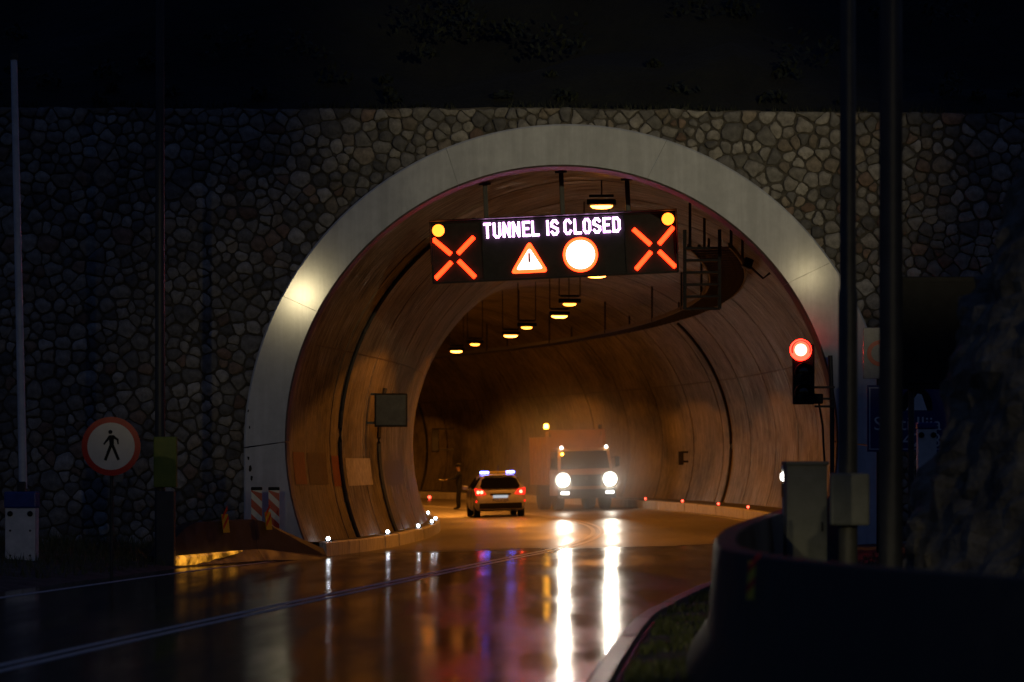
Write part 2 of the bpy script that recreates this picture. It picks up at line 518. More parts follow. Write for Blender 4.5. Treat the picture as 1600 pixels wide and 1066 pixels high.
M['e_street'] = glow('street_lamp_lens', (1.0, 0.85, 0.45), 30.0)

# ------------------------------------------------------------------ ground, hill, road
def make_ground():
    xs = [-110 + 5 * i for i in range(18)] + [-20 + 0.5 * i for i in range(81)] + [25 + 5 * i for i in range(18)]
    ys = [-45 + 3 * i for i in range(22)] + [20.5 + 0.5 * i for i in range(93)]
    vs = []; fs = []
    for y in ys:
        for x in xs:
            n = noise.fractal(Vector((x * 0.9, y * 0.9, 0)), 0.9, 2.0, 4)
            off = abs(offset_of(x, y)) - 5.3 - (widen(y) if offset_of(x, y) > 0 else 0)
            vs.append((x, y, ground_z(x, y) + (0.035 * n if off > 0.3 else 0)))
    k = len(xs)
    for j in range(len(ys) - 1):
        for i in range(k - 1):
            fs.append((j * k + i, j * k + i + 1, (j + 1) * k + i + 1, (j + 1) * k + i))
    o = MB().add(vs, fs).build('ground', M['ground'], smooth=True)
    tag(o, kind='structure')

def wall_top(x):
    return 9.37 + 0.035 * noise.noise(Vector((x * 1.3, 0, 5))) + 0.02 * noise.noise(Vector((x * 4.1, 0, 5))) - 0.006 * (x + 10.7) + 0.05 * math.exp(-(x - 0.7) ** 2 / 12.0)

def make_hill():
    xs = [-80 + 1.6 * i for i in range(101)]
    ys = [Y0 + 0.75 + (i ** 1.35) * 0.35 for i in range(60)]
    vs = []; fs = []
    for y in ys:
        for x in xs:
            d = y - Y0 - 0.75
            n = noise.fractal(Vector((x * 0.16, y * 0.16, 3)), 0.9, 2.0, 5)
            n2 = noise.fractal(Vector((x * 0.8, y * 0.8, 9)), 0.9, 2.0, 4)
            z = wall_top(max(-20, min(22, x))) - 0.1 + 0.62 * d + (n * 1.6 + n2 * 0.35) * min(1, d / 3.0)
            vs.append((x, y, z))
    k = len(xs)
    for j in range(len(ys) - 1):
        for i in range(k - 1):
            fs.append((j * k + i, j * k + i + 1, (j + 1) * k + i + 1, (j + 1) * k + i))
    o = MB().add(vs, fs).build('hill', M['hill'], smooth=True)
    tag(o, kind='structure')
    # low scrub over the hillside: a mass of small leaves
    rnd = random.Random(5)
    mb = MB()
    for b in range(260):
        x = rnd.uniform(-22, 24); d = 0.4 + 22 * rnd.random() ** 1.6
        z = wall_top(max(-20, min(22, x))) + 0.62 * d
        r = rnd.uniform(0.25, 0.9) * (0.5 if d < 2 else 1.0)
        for k2 in range(46):
            v = Vector((rnd.gauss(0, 1), rnd.gauss(0, 1), abs(rnd.gauss(0, 0.8)))).normalized() * r * rnd.uniform(0.45, 1.0)
            p = Vector((x, Y0 + 0.75 + d, z)) + v
            a = Vector((rnd.gauss(0, 1), rnd.gauss(0, 1), rnd.gauss(0, 1))).normalized() * 0.09
            c = a.orthogonal().normalized() * 0.05
            mb.add([p - a, p + c, p + a, p - c], [(0, 1, 2, 3)])
    for b in range(2600):
        x = rnd.uniform(-18.5, 20.5)
        if noise.noise(Vector((x * 0.7, 2, 2))) < -0.1: continue
        p = Vector((x, Y0 + rnd.uniform(0.05, 0.7), wall_top(x) - 0.03))
        h = rnd.uniform(0.05, 0.28)
        a = Vector((rnd.gauss(0, 0.3), rnd.gauss(-0.25, 0.35), 1)).normalized() * h
        w = Vector((0.012, 0, 0))
        mb.add([p - w, p + w, p + a * 0.6 + w * 0.7, p + a + Vector((0, -0.25 * h, -0.15 * h))], [(0, 1, 2, 3)])
    o = mb.build('hillside_scrub', M['leaf'])
    tag(o, 'dark low scrub covering the slope above the stone wall', 'scrub', kind='stuff')

make_ground()
make_hill()

road = sweep(-108, 124, 1.0, [(-5.45, -0.02), (-5.4, 0), (-5.36, 0), (-2.7, 0), (0, 0), (2.7, 0), (5.36, 0), (5.4, 0), (5.45, -0.02)]).build('road', M['asphalt'], smooth=True)
tag(road, kind='structure')
for u0 in (-0.17, 0.07):
    sweep(-108, 124, 1.0, [(u0 - 0.05, 0.004), (u0 + 0.07, 0.004)]).build('centre_line', M['paint'], road)
for u0, s0, s1 in ((-4.72, -108, -2.0), (4.62, 2.0, 60)):
    sweep(s0, s1, 1.0, [(u0 - 0.07, 0.004), (u0 + 0.07, 0.004)]).build('edge_line', M['paint'], road)

# kerbed walkways inside the tunnel, kerbs outside
def walkway(name, u_k, u_w, s0, s1):
    sg = 1 if u_w > u_k else -1
    o = sweep(s0, s1, 1.0, [(u_k + sg * 0.16, -0.1), (u_k + sg * 0.16, 0.31), (u_w, 0.33)]).build(name, M['walk'])
    tag(o, kind='structure')
    n = int((s1 - s0) / 1.25)
    for i in range(n):
        a = s0 + i * 1.25 + 0.015; b = a + 1.22
        h = 0.30 + random.uniform(-0.008, 0.012); du = random.uniform(-0.012, 0.012)
        us = (u_k + du, u_k + sg * 0.17)
        q = [RP(a, us[0], -0.05), RP(b, us[0], -0.05), RP(b, us[0], h - 0.025), RP(a, us[0], h - 0.025),
             RP(b, us[0] + sg * 0.03, h), RP(a, us[0] + sg * 0.03, h), RP(b, us[1], h), RP(a, us[1], h), RP(b, us[1], -0.05), RP(a, us[1], -0.05)]
        MB().add(q, [(0, 1, 2, 3), (3, 2, 4, 5), (5, 4, 6, 7), (7, 6, 8, 9), (0, 3, 5, 7, 9), (1, 8, 6, 4, 2)]).build('kerb_block', M['kerb'], o)
    return o
walkway('walkway_left', -4.55, -5.7, 1.0, 74)
walkway('walkway_right', 4.95, 6.3, 0.5, 100)
kr = sweep(-70, -1.5, 1.0, [(5.22, -0.1), (5.22, 0.02), (5.42, 0.02), (5.42, -0.1)]).build('kerb', M['kerb_out'])
tag(kr, kind='structure')
for i in range(34):
    a = -70 + 2.0 * i + 0.02; b = a + 1.96; h = 0.10 + random.uniform(-0.01, 0.01)
    q = [RP(a, 5.18, 0), RP(b, 5.18, 0), RP(b, 5.18, h - .03), RP(a, 5.18, h - .03), RP(b, 5.22, h), RP(a, 5.22, h), RP(b, 5.38, h), RP(a, 5.38, h), RP(b, 5.4, 0), RP(a, 5.4, 0)]
    MB().add(q, [(0, 1, 2, 3), (3, 2, 4, 5), (5, 4, 6, 7), (7, 6, 8, 9), (0, 3, 5, 7, 9), (1, 8, 6, 4, 2)]).build('kerb_block', M['kerb_out'], kr)

# ------------------------------------------------------------------ portal wall of rubble stone
RC_O = Vector((1.145, 0, 2.24)); RO = 6.72
RC_I = Vector((1.03, 0, 2.36)); RI = 5.72
WX0, WX1 = -19.0, 21.0
WZ0 = -0.8

def in_arch(x, z, r):
    if z > RC_O.z: return (x - RC_O.x) ** 2 + (z - RC_O.z) ** 2 < r * r
    return abs(x - RC_O.x) < r

def make_wall():
    root = empty('portal_wall', (0, Y0, WZ0), label='tall rubble stone retaining wall around the tunnel mouth', cat='wall')
    # mortar backing, built in columns round the opening
    vs = []; fs = []
    n = 160; yf, yb = 0.16, 0.7
    rr = RO - 0.3
    cols = []
    for i in range(n + 1):
        x = WX0 + (WX1 - WX0) * i / n
        d = x - RC_O.x
        zb = RC_O.z + math.sqrt(rr * rr - d * d) if abs(d) < rr else WZ0
        cols.append((x, zb - WZ0, wall_top(x) - WZ0 - 0.02))
    for x, zb, zt in cols:
        vs += [(x, yf, zb), (x, yf, zt), (x, yb, zt), (x, yb, zb)]
    for i in range(n):
        a, b = i * 4, i * 4 + 4
        fs += [(a, b, b + 1, a + 1), (a + 1, b + 1, b + 2, a + 2), (a + 2, b + 2, b + 3, a + 3), (a + 3, b + 3, b, a)]
    MB().add(vs, fs).build('mortar_backing', M['mortar'], root)
    # stones: cells of a jittered point set, shrunk and rounded
    rnd = random.Random(21)
    sites = []
    tries = 0
    cell = {}
    while tries < 110000:
        tries += 1
        x = rnd.uniform(WX0, WX1); z = rnd.uniform(WZ0, 9.6)
        if in_arch(x, z, RO - 0.1): continue
        if z > wall_top(x) - 0.05: continue
        r = rnd.choice((0.14, 0.19, 0.22, 0.22, 0.26, 0.32, 0.42 if tries < 9000 else 0.26)) * rnd.uniform(0.88, 1.12)
        key = (math.floor(x / 0.6), math.floor(z / 0.6))
        ok = True
        for ax in (-1, 0, 1):
            for az in (-1, 0, 1):
                for (x2, z2, r2) in cell.get((key[0] + ax, key[1] + az), ()):
                    if math.hypot((x - x2) * 0.86, (z - z2) * 1.12) < 0.5 * (r + r2) * 0.94:
                        ok = False; break
                if not ok: break
            if not ok: break
        if ok:
            cell.setdefault(key, []).append((x, z, r)); sites.append((x, z, r))
    stones = []
    for (x, z, r) in sites:
        key = (math.floor(x / 0.6), math.floor(z / 0.6))
        poly = [(x - .6, z - .45), (x + .6, z - .45), (x + .6, z + .45), (x - .6, z + .45)]
        for ax in (-2, -1, 0, 1, 2):
            for az in (-2, -1, 0, 1, 2):
                for (x2, z2, r2) in cell.get((key[0] + ax, key[1] + az), ()):
                    if x2 == x and z2 == z: continue
                    w = r / (r + r2) * 0.5 + 0.25
                    mx, mz = x + (x2 - x) * w, z + (z2 - z) * w
                    nx, nz = x2 - x, z2 - z
                    out = []
                    for i in range(len(poly)):
                        p, q = poly[i], poly[(i + 1) % len(poly)]
                        dp = (p[0] - mx) * nx + (p[1] - mz) * nz
                        dq = (q[0] - mx) * nx + (q[1] - mz) * nz
                        if dp <= 0: out.append(p)
                        if (dp < 0) != (dq < 0):
                            t = dp / (dp - dq)
                            out.append((p[0] + (q[0] - p[0]) * t, p[1] + (q[1] - p[1]) * t))
                    poly = out
                    if len(poly) < 3: break
                if len(poly) < 3: break
            if len(poly) < 3: break
        if len(poly) < 3: continue
        cxm = sum(p[0] for p in poly) / len(poly); czm = sum(p[1] for p in poly) / len(poly)
        gap = rnd.choice((0.004, 0.009, 0.013, 0.018, 0.025))
        pl = []
        for px, pz in poly:
            d = math.hypot(px - cxm, pz - czm)
            k = max(0.3, (d - gap * 1.25) / d) if d > 1e-6 else 1
            px, pz = cxm + (px - cxm) * k, czm + (pz - czm) * k
            if pz > wall_top(px) - 0.01: pz = wall_top(px) - 0.01 - rnd.uniform(0, 0.05)
            pl.append((px, pz))
        # cut short edges, round the corners once
        cl = []
        for i in range(len(pl)):
            a, b = pl[i], pl[(i + 1) % len(pl)]
            L_ = math.hypot(b[0] - a[0], b[1] - a[1])
            if L_ < 0.03: continue
            f = 0.13 if L_ > 0.2 else 0.26
            cl.append((a[0] + (b[0] - a[0]) * f, a[1] + (b[1] - a[1]) * f))
            if L_ > 0.17:
                j = rnd.uniform(-0.022, 0.014)
                cl.append(((a[0] + b[0]) / 2 + (b[1] - a[1]) / L_ * j, (a[1] + b[1]) / 2 - (b[0] - a[0]) / L_ * j))
            cl.append((b[0] + (a[0] - b[0]) * f, b[1] + (a[1] - b[1]) * f))
        if len(cl) < 4: continue
        # keep clear of the concrete ring
        res = []
        for px, pz in cl:
            if pz > RC_O.z:
                dx, dz = px - RC_O.x, pz - RC_O.z; d = math.hypot(dx, dz)
                if d < RO - 0.03: px, pz = RC_O.x + dx / d * (RO - 0.03), RC_O.z + dz / d * (RO - 0.03)
            elif abs(px - RC_O.x) < RO - 0.03:
                px = RC_O.x + math.copysign(RO - 0.03, px - RC_O.x)
            res.append((px, pz))
        area = 0.5 * sum(res[i][0] * res[(i + 1) % len(res)][1] - res[(i + 1) % len(res)][0] * res[i][1] for i in range(len(res)))
        if area < 0.008: continue
        stones.append((area, res))
    def visible(st):
        x = sum(p[0] for p in st[1]) / len(st[1]); z = sum(p[1] for p in st[1]) / len(st[1])
        px = 800 + F * x / Y0
        return 0 < px < 1600 and z > 0.6
    stones.sort(key=lambda s_: (not visible(s_), -s_[0]))
    tones = [(0.33, 0.31, 0.28), (0.27, 0.26, 0.24), (0.40, 0.38, 0.35), (0.22, 0.215, 0.21), (0.34, 0.29, 0.23), (0.31, 0.22, 0.165), (0.29, 0.19, 0.14), (0.37, 0.35, 0.31), (0.18, 0.175, 0.17), (0.45, 0.43, 0.40)]
    wts = [5, 5, 4, 4, 3, 1.4, 0.8, 4, 3, 2]
    def stone_geo(poly):
        k = len(poly)
        cx_ = sum(p[0] for p in poly) / k; cz_ = sum(p[1] for p in poly) / k
        pr = rnd.uniform(0.025, 0.075)
        tx, tz = rnd.uniform(-.06, .06), rnd.uniform(-.06, .06)
        def P(px, pz, sc, y):
            x_, z_ = (px - cx_) * sc, (pz - cz_) * sc
            return (x_, y + x_ * tx + z_ * tz, z_)
        vs = [P(px, pz, 1.0, 0.20) for px, pz in poly] + [P(px, pz, 0.975, 0.16 - pr * 0.8 + rnd.uniform(-.006, .006)) for px, pz in poly] \
            + [P(px, pz, 0.86, 0.16 - pr - rnd.uniform(-.008, .014)) for px, pz in poly] + [(0, 0.16 - pr, 0)]
        fs = []
        for i in range(k):
            j = (i + 1) % k
            fs += [(i, j, k + j, k + i), (k + i, k + j, 2 * k + j, 2 * k + i), (2 * k + i, 2 * k + j, 3 * k)]
        c = rnd.choices(tones, wts)[0]; g = rnd.uniform(0.5, 0.9)
        return (cx_, 0, cz_ - WZ0), vs, fs, tuple(min(1, ch * g) for ch in c)
    def mesh_of(name, vs, fs, cols, counts):
        me = bpy.data.meshes.new(name)
        me.from_pydata(vs, [], fs)
        me.materials.append(M['stone'])
        at = me.color_attributes.new('tint', 'FLOAT_COLOR', 'POINT')
        flat = []
        for c, n_ in zip(cols, counts): flat += [c[0], c[1], c[2], 1.0] * n_
        at.data.foreach_set('color', flat)
        me.polygons.foreach_set('use_smooth', [True] * len(me.polygons))
        return me
    for area, poly in stones[:300]:
        loc, vs, fs, c = stone_geo(poly)
        o = bpy.data.objects.new('stone', mesh_of('stone', vs, fs, [c], [len(vs)]))
        o.location = loc
        link(o, root)
    V = []; Fc = []; cs = []; ct = []
    for area, poly in stones[300:]:
        loc, vs, fs, c = stone_geo(poly)
        n0 = len(V)
        V += [(p[0] + loc[0], p[1] + loc[1], p[2] + loc[2]) for p in vs]
        Fc += [tuple(i + n0 for i in f) for f in fs]
        cs.append(c); ct.append(len(vs))
    o = bpy.data.objects.new('rubble_stones', mesh_of('rubble_stones', V, Fc, cs, ct))
    link(o, root); tag(o, kind='stuff')
make_wall()

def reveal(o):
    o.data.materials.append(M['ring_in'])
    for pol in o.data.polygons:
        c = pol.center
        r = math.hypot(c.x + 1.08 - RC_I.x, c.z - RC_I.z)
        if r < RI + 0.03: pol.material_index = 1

def make_ring():
    root = empty('portal_ring', (1.08, Y0, 0), label='pale painted concrete ring framing the tunnel mouth', cat='portal ring')
    # cast in six sections with fine joints between them
    def pt(a, outer, y):
        c, r = (RC_O, RO) if outer else (RC_I, RI)
        return Vector((c.x + r * math.cos(a) - 1.08, y, c.z + r * math.sin(a)))
    cuts = [math.radians(x) for x in (0, 35, 72, 112, 152, 180)]
    yf, yb = -0.16, 0.75
    for q in range(5):
        a0, a1 = cuts[q] + 0.0005, cuts[q + 1] - 0.0005
        n = 14
        vs = []; fs = []
        for i in range(n + 1):
            a = a0 + (a1 - a0) * i / n
            o1, i1 = pt(a, True, yf), pt(a, False, yf)
            d = (o1 - i1).normalized() * 0.035
            vs += [pt(a, True, yf + .03), o1 - d, i1 + d, pt(a, False, yf + .03), pt(a, False, yb), pt(a, True, yb)]
        for i in range(n):
            for j in range(6):
                j2 = (j + 1) % 6
                fs.append((i * 6 + j, i * 6 + j2, i * 6 + 6 + j2, i * 6 + 6 + j))
        fs += [(0, 1, 2, 3, 4, 5), tuple(n * 6 + j for j in (5, 4, 3, 2, 1, 0))]
        reveal(MB().add(vs, fs).build('ring_section', M['ring'], root, smooth=True))
    for sg in (1, -1):
        vs = []; fs = []
        n = 8
        for i in range(n + 1):
            z = RC_O.z - 0.02 - 2.9 * i / n
            zi = RC_I.z - 0.02 - 3.0 * i / n
            xo = RC_O.x + sg * RO - 1.08
            dz = RC_I.z - zi
            xi = RC_I.x + sg * math.sqrt(RI * RI - dz * dz) - 1.08
            vs += [(xo, yf + .03, z), (xo - sg * .035, yf, z), (xi + sg * .035, yf, zi), (xi, yf + .03, zi), (xi, yb, zi), (xo, yb, z)]
        for i in range(n):
            for j in range(6):
                j2 = (j + 1) % 6
                fs.append((i * 6 + j, i * 6 + j2, i * 6 + 6 + j2, i * 6 + 6 + j))
        fs += [(0, 1, 2, 3, 4, 5), tuple(n * 6 + j for j in (5, 4, 3, 2, 1, 0))]
        reveal(MB().add(vs, fs).build('ring_section', M['ring'], root, smooth=True))
    # chips and stains knocked out of the left foot
    for px, py, r in ((391, 733, 4.5), (388, 716, 3), (393, 748, 3.5), (390, 668, 2), (388, 642, 2)):
        p = W(px, py, Y0 - 0.16)
        pts = []
        for k in range(9):
            t = 2 * math.pi * k / 9; rr = r / 75 * random.uniform(.6, 1.15)
            pts.append((p.x - 1.08 + rr * 0.7 * math.cos(t), p.z + rr * 1.2 * math.sin(t)))
        MB().prism(pts, -0.163, -0.158).build('chipped_patch', M['black'], root)
make_ring()

# ------------------------------------------------------------------ tunnel lining
DU, VC, RL = 0.55, 2.40, 5.86
def lining_pt(s, a, r=RL):
    p = RP(s, DU + r * math.cos(a), VC + r * math.sin(a))
    p.y = max(p.y, Y0 + 0.3 + 0.01 * s)              # the first ring is trimmed square behind the portal face
    return p
def lining_u(v, side, r=RL):
    return DU + side * math.sqrt(r * r - (v - VC) ** 2)

def make_lining():
    root = empty('tunnel_lining', RP(0.6, 0), label='curving streaked concrete tunnel lining lit orange', cat='tunnel')
    a0, a1 = math.radians(-27), math.radians(207)
    inv = root.location.copy()
    L_ = 5.0
    s0 = 0.55
    k = 0
    while s0 < 122:
        s1 = s0 + L_ - 0.11
        na, ns = 48, 4
        vs = []; fs = []; uvs = []
        def vert(s, a, r): vs.append(lining_pt(s, a, r) - inv); uvs.append((s, a * RL))
        for i in range(ns + 1):
            for j in range(na + 1):
                vert(s0 + (s1 - s0) * i / ns, a0 + (a1 - a0) * j / na, RL)
        for i in range(ns):
            for j in range(na):
                q = i * (na + 1) + j
                fs.append((q, q + 1, q + na + 2, q + na + 1))
        for (sx, row) in ((s0, 0), (s1, ns)):
            n0 = len(vs)
            for j in range(na + 1): vert(sx, a0 + (a1 - a0) * j / na, RL + 0.12)
            for j in range(na):
                fs.append((row * (na + 1) + j, row * (na + 1) + j + 1, n0 + j + 1, n0 + j))
        me = bpy.data.meshes.new('lining_segment')
        me.from_pydata(vs, [], fs)
        ul = me.uv_layers.new(name='UVMap')
        for lp in me.loops: ul.data[lp.index].uv = uvs[lp.vertex_index]
        me.materials.append(M['lining'])
        me.polygons.foreach_set('use_smooth', [True] * len(me.polygons))
        me.set_sharp_from_angle(angle=math.radians(30))
        o = bpy.data.objects.new('lining_segment', me)
        link(o, root)
        s0 += L_; k += 1
    # outer shell behind the joints, closed at the far end
    na = 40
    vs = []; fs = []
    S = [0.3 + i * 2.5 for i in range(50)]
    for s in S:
        for j in range(na + 1): vs.append(lining_pt(s, a0 + (a1 - a0) * j / na, RL + 0.11) - inv)
    for i in range(len(S) - 1):
        for j in range(na):
            q = i * (na + 1) + j
            fs.append((q, q + 1, q + na + 2, q + na + 1))
    fs.append(tuple((len(S) - 1) * (na + 1) + j for j in range(na + 1)))
    MB().add(vs, fs).build('outer_shell', M['mortar'], root)
    # horizontal pour joint on both sides
    for side in (1, -1):
        v = 4.55
        u = lining_u(v, side)
        sweep(2.0, 121, 1.5, [(u - side * 0.012, v), (u - side * 0.012 - side * 0.0, v + 0.035)]).build('pour_joint', M['paint_dark'], root)
        root.children[-1].location = -inv
    # worn painted marker panels on the left-hand wall
    def patch(s0, s1, v0, v1, m, name):
        vs = []; fs = []
        ni, nj = 5, 5
        for i in range(ni + 1):
            for j in range(nj + 1):
                v = v0 + (v1 - v0) * j / nj
                vs.append(RP(s0 + (s1 - s0) * i / ni, lining_u(v, -1) + 0.012, v) - inv)
        for i in range(ni):
            for j in range(nj):
                q = i * (nj + 1) + j
                fs.append((q, q + 1, q + nj + 2, q + nj + 1))
        MB().add(vs, fs).build(name, m, root)
    patch(1.2, 2.4, 1.55, 2.25, M['paint_red'], 'painted_panel')
    patch(2.7, 4.9, 1.55, 2.25, M['paint_dark'], 'painted_panel')
    patch(5.6, 7.0, 1.50, 2.20, M['paint_red'], 'painted_panel')
    patch(7.5, 11.6, 1.50, 2.15, M['paint_white'], 'painted_panel')
    patch(14.6, 19.6, 1.45, 2.10, M['paint_dark'], 'painted_panel')
    return root
lining = make_lining()

def conduit(s, a_from, a_to, label, r=0.035):
    n = 26
    pts = [lining_pt(s, a_from + (a_to - a_from) * i / n, RL - 0.05) for i in range(n + 1)]
    base = pts[0].copy()
    root = empty('wall_conduit', base, label=label, cat='cable', group='cable conduits on the tunnel lining')
    MB().tube([p - base for p in pts], r, 6).build('conduit_tube', M['dark_steel'], root, smooth=True)
    for q in (4, 10, 16, 22):
        p = pts[q] - base
        MB().box(p, (0.05, 0.14, 0.10), bev=0.01).build('clip', M['dark_steel'], root)
rad = math.radians
conduit(6.6, rad(205), rad(120), 'dark cable conduit on left tunnel wall nearest the portal', 0.05)
conduit(13.2, rad(205), rad(165), 'dark cable conduit below the square box on left wall', 0.06)
conduit(3.4, rad(-24), rad(66), 'dark cable conduit on right wall beside the traffic light', 0.05)
conduit(44.0, rad(-24), rad(46), 'long arched conduit on right wall above the kerb studs', 0.05)
conduit(88.0, rad(-22), rad(40), 'distant arched conduit on the far wall behind the person', 0.06)

# ------------------------------------------------------------------ overhead lane-control sign
SY = 69.0; SS = F / SY
SCX, SCY = 866.0, 386.3
ROLL = 0.0475
def SL(px, py):
    dx, dz = (px - SCX) / SS, -(py - SCY) / SS
    c, s = math.cos(ROLL), math.sin(ROLL)
    return (dx * c + dz * s, -dx * s + dz * c)

def make_sign():
    p = W(SCX, SCY, SY)
    root = empty('message_sign', p, label='wide black electronic sign reading tunnel is closed, hung inside the portal', cat='electronic sign', rot=(0, -ROLL, 0))
    HW, HH = 383 / 2 / SS, 95.5 / 2 / SS
    MB().box((0, 0.22, 0), (HW * 2, 0.36, HH * 2), bev=0.02).build('housing', M['black'], root)
    fr = MB()
    for z in (HH, -HH): fr.box((0, 0.0, z * 0.985), (HW * 2 + 0.02, 0.10, 0.05), bev=0.01)
    for x in (HW, -HW): fr.box((x * 0.997, 0.0, 0), (0.05, 0.10, HH * 2), bev=0.01)
    for x in (-HW + 1.10, HW - 1.10): fr.box((x, 0.025, 0), (0.025, 0.05, HH * 1.92))
    fr.build('frame', M['black'], root)
    MB().box((0, -0.14, HH + 0.012), (HW * 2 + 0.04, 0.34, 0.02), bev=0.004).build('added_visor', M['black'], root)  # top and side visors added to keep LED light off the ring
    for x in (HW + 0.012, -HW - 0.012):
        MB().box((x, -0.10, HH * 0.3), (0.02, 0.26, HH * 1.4), bev=0.004).build('added_side_visor', M['black'], root)
    def bar(a, b, w, m, name, y=0.0):
        (x1, z1), (x2, z2) = SL(*a), SL(*b)
        d = Vector((x2 - x1, 0, z2 - z1)); L_ = d.length
        ang = math.atan2(d.z, d.x)
        MB().box(((x1 + x2) / 2, y, (z1 + z2) / 2), (L_, 0.05, w), Matrix.Rotation(-ang, 3, 'Y'), bev=0.018).build(name, m, root)
    for a, b in (((678, 375), (703, 396)), ((739, 372), (717, 395)), ((704, 411), (682, 434)), ((718, 409), (741, 432)),
                 ((991, 359.5), (1015, 381)), ((1051, 356.5), (1031, 380)), ((1016, 395), (995, 419.5)), ((1031, 394), (1054, 416))):
        d = Vector((b[0] - a[0], b[1] - a[1])).normalized() * 2.5
        bar((a[0] - d.x, a[1] - d.y), (b[0] + d.x, b[1] + d.y), 7.2 / SS, M['e_red'], 'cross_bar')
    for c in ((685, 360.5), (1043.6, 342.5)):
        x, z = SL(*c)
        Mt = Matrix.Translation((x, 0.04, z)) @ RY
        MB().lathe([(10.6 / SS, 0), (10.6 / SS, 0.06), (9.8 / SS, 0.065)], 28, Mt).build('lamp_rim', M['black'], root)
        MB().lathe([(9.6 / SS, 0.06), (9.6 / SS, 0.085), (5 / SS, 0.10)], 28, Mt).build('flashing_lamp', M['e_yellow'], root, smooth=True)
    # warning triangle
    def tri(pts, r, y0, y1, m, name):
        P = [Vector(SL(*q)) for q in pts]
        out = []
        for i in range(3):
            a, b, c = P[i - 1], P[i], P[(i + 1) % 3]
            d1, d2 = (a - b).normalized(), (c - b).normalized()
            for k in range(6):
                t = k / 5
                q = b + d1 * r * (1 - t) ** 2 + d2 * r * t ** 2
                out.append((q.x, q.y))
        MB().prism(out, y0, y1).build(name, m, root)
    tri(((827, 376), (797.5, 428), (857, 425)), 0.11, 0.0, 0.03, M['e_redrim'], 'triangle_border')
    tri(((827, 387.5), (806.5, 422), (848.5, 420)), 0.06, -0.008, 0.0, M['e_white'], 'triangle_field')
    bar((826.6, 395), (827, 410.5), 3.6 / SS, M['black'], 'exclamation_bar', y=-0.002)
    bar((827, 413), (827.1, 415.3), 3.6 / SS, M['black'], 'exclamation_dot', y=-0.002)
    x, z = SL(907, 398)
    Mt = Matrix.Translation((x, 0.03, z)) @ RY
    MB().lathe([(27.2 / SS, 0), (27.2 / SS, 0.03)], 40, Mt).build('circle_border', M['e_redrim'], root)
    MB().lathe([(22.5 / SS, 0.03), (22.5 / SS, 0.038)], 40, Mt).build('circle_field', M['e_white'], root)
    # LED lettering: strokes of each character
    G = {
        'T': [[(0, 1), (1, 1)], [(.5, 1), (.5, 0)]],
        'U': [[(0, 1), (0, .16), (.3, 0), (.7, 0), (1, .16), (1, 1)]],
        'N': [[(0, 0), (0, 1), (1, 0), (1, 1)]],
        'E': [[(1, 1), (0, 1), (0, 0), (1, 0)], [(0, .52), (.8, .52)]],
        'L': [[(0, 1), (0, 0), (1, 0)]],
        'I': [[(0, 1), (0, 0)]],
        'S': [[(1, .84), (.72, 1), (.28, 1), (0, .84), (0, .62), (1, .38), (1, .16), (.72, 0), (.28, 0), (0, .16)]],
        'C': [[(1, .82), (.7, 1), (.3, 1), (0, .82), (0, .18), (.3, 0), (.7, 0), (1, .18)]],
        'O': [[(.3, 1), (0, .8), (0, .2), (.3, 0), (.7, 0), (1, .2), (1, .8), (.7, 1), (.3, 1)]],
        'D': [[(0, 0), (0, 1), (.65, 1), (1, .8), (1, .2), (.65, 0), (0, 0)]],
    }
    xs = [755.5, 770.5, 785.5, 800.3, 816.2, 830.5, 854, 860.5, 881, 896.5, 911, 926.5, 942, 957]
    txt = 'TUNNELISCLOSED'
    sw = 3.5 / SS
    for ch, px in zip(txt, xs):
        w = 12.2 if ch not in 'I' else 3.5
        x0, _ = SL(px, 361 - (px - 755) * ROLL)
        zb = SL(755, 373)[1]; zt = SL(755, 349)[1]
        mb = MB(); yo = 0.0
        for st in G[ch]:
            for (a, b) in zip(st[:-1], st[1:]):
                A = Vector((x0 + sw / 2 + a[0] * (w / SS - sw), zb + sw / 2 + a[1] * (zt - zb - sw)))
                B = Vector((x0 + sw / 2 + b[0] * (w / SS - sw), zb + sw / 2 + b[1] * (zt - zb - sw)))
                d = (B - A); L_ = d.length; ang = math.atan2(d.y, d.x)
                yo += 0.0006
                mb.box(((A.x + B.x) / 2, -yo, (A.y + B.y) / 2), (L_ + sw * 0.9, 0.03, sw), Matrix.Rotation(-ang, 3, 'Y'))
        mb.build('letter', M['e_text'], root)
    # hangers up to the vault
    for px, dy in ((760, 0.25), (880, 0.2), (983, 0.25)):
        x, z = SL(px, 340)
        wx = p.x + x
        top = VC + math.sqrt(max(0.1, (RL + 0.05) ** 2 - (wx - XP - DU) ** 2)) - p.z
        MB().box((x, dy, (HH + top) / 2 - 0.02), (0.10, 0.10, top - HH + 0.1), bev=0.01).build('hanger', M['dark_steel'], root)
        MB().box((x, dy, top - 0.12), (0.26, 0.22, 0.05), bev=0.01).build('hanger_plate', M['dark_steel'], root)
    for px in (740, 866, 985):
        x, z = SL(px, 340)
        MB().box((x, 0.1, HH + 0.03), (0.09, 0.09, 0.07), bev=0.015).build('lifting_eye', M['dark_steel'], root)
make_sign()

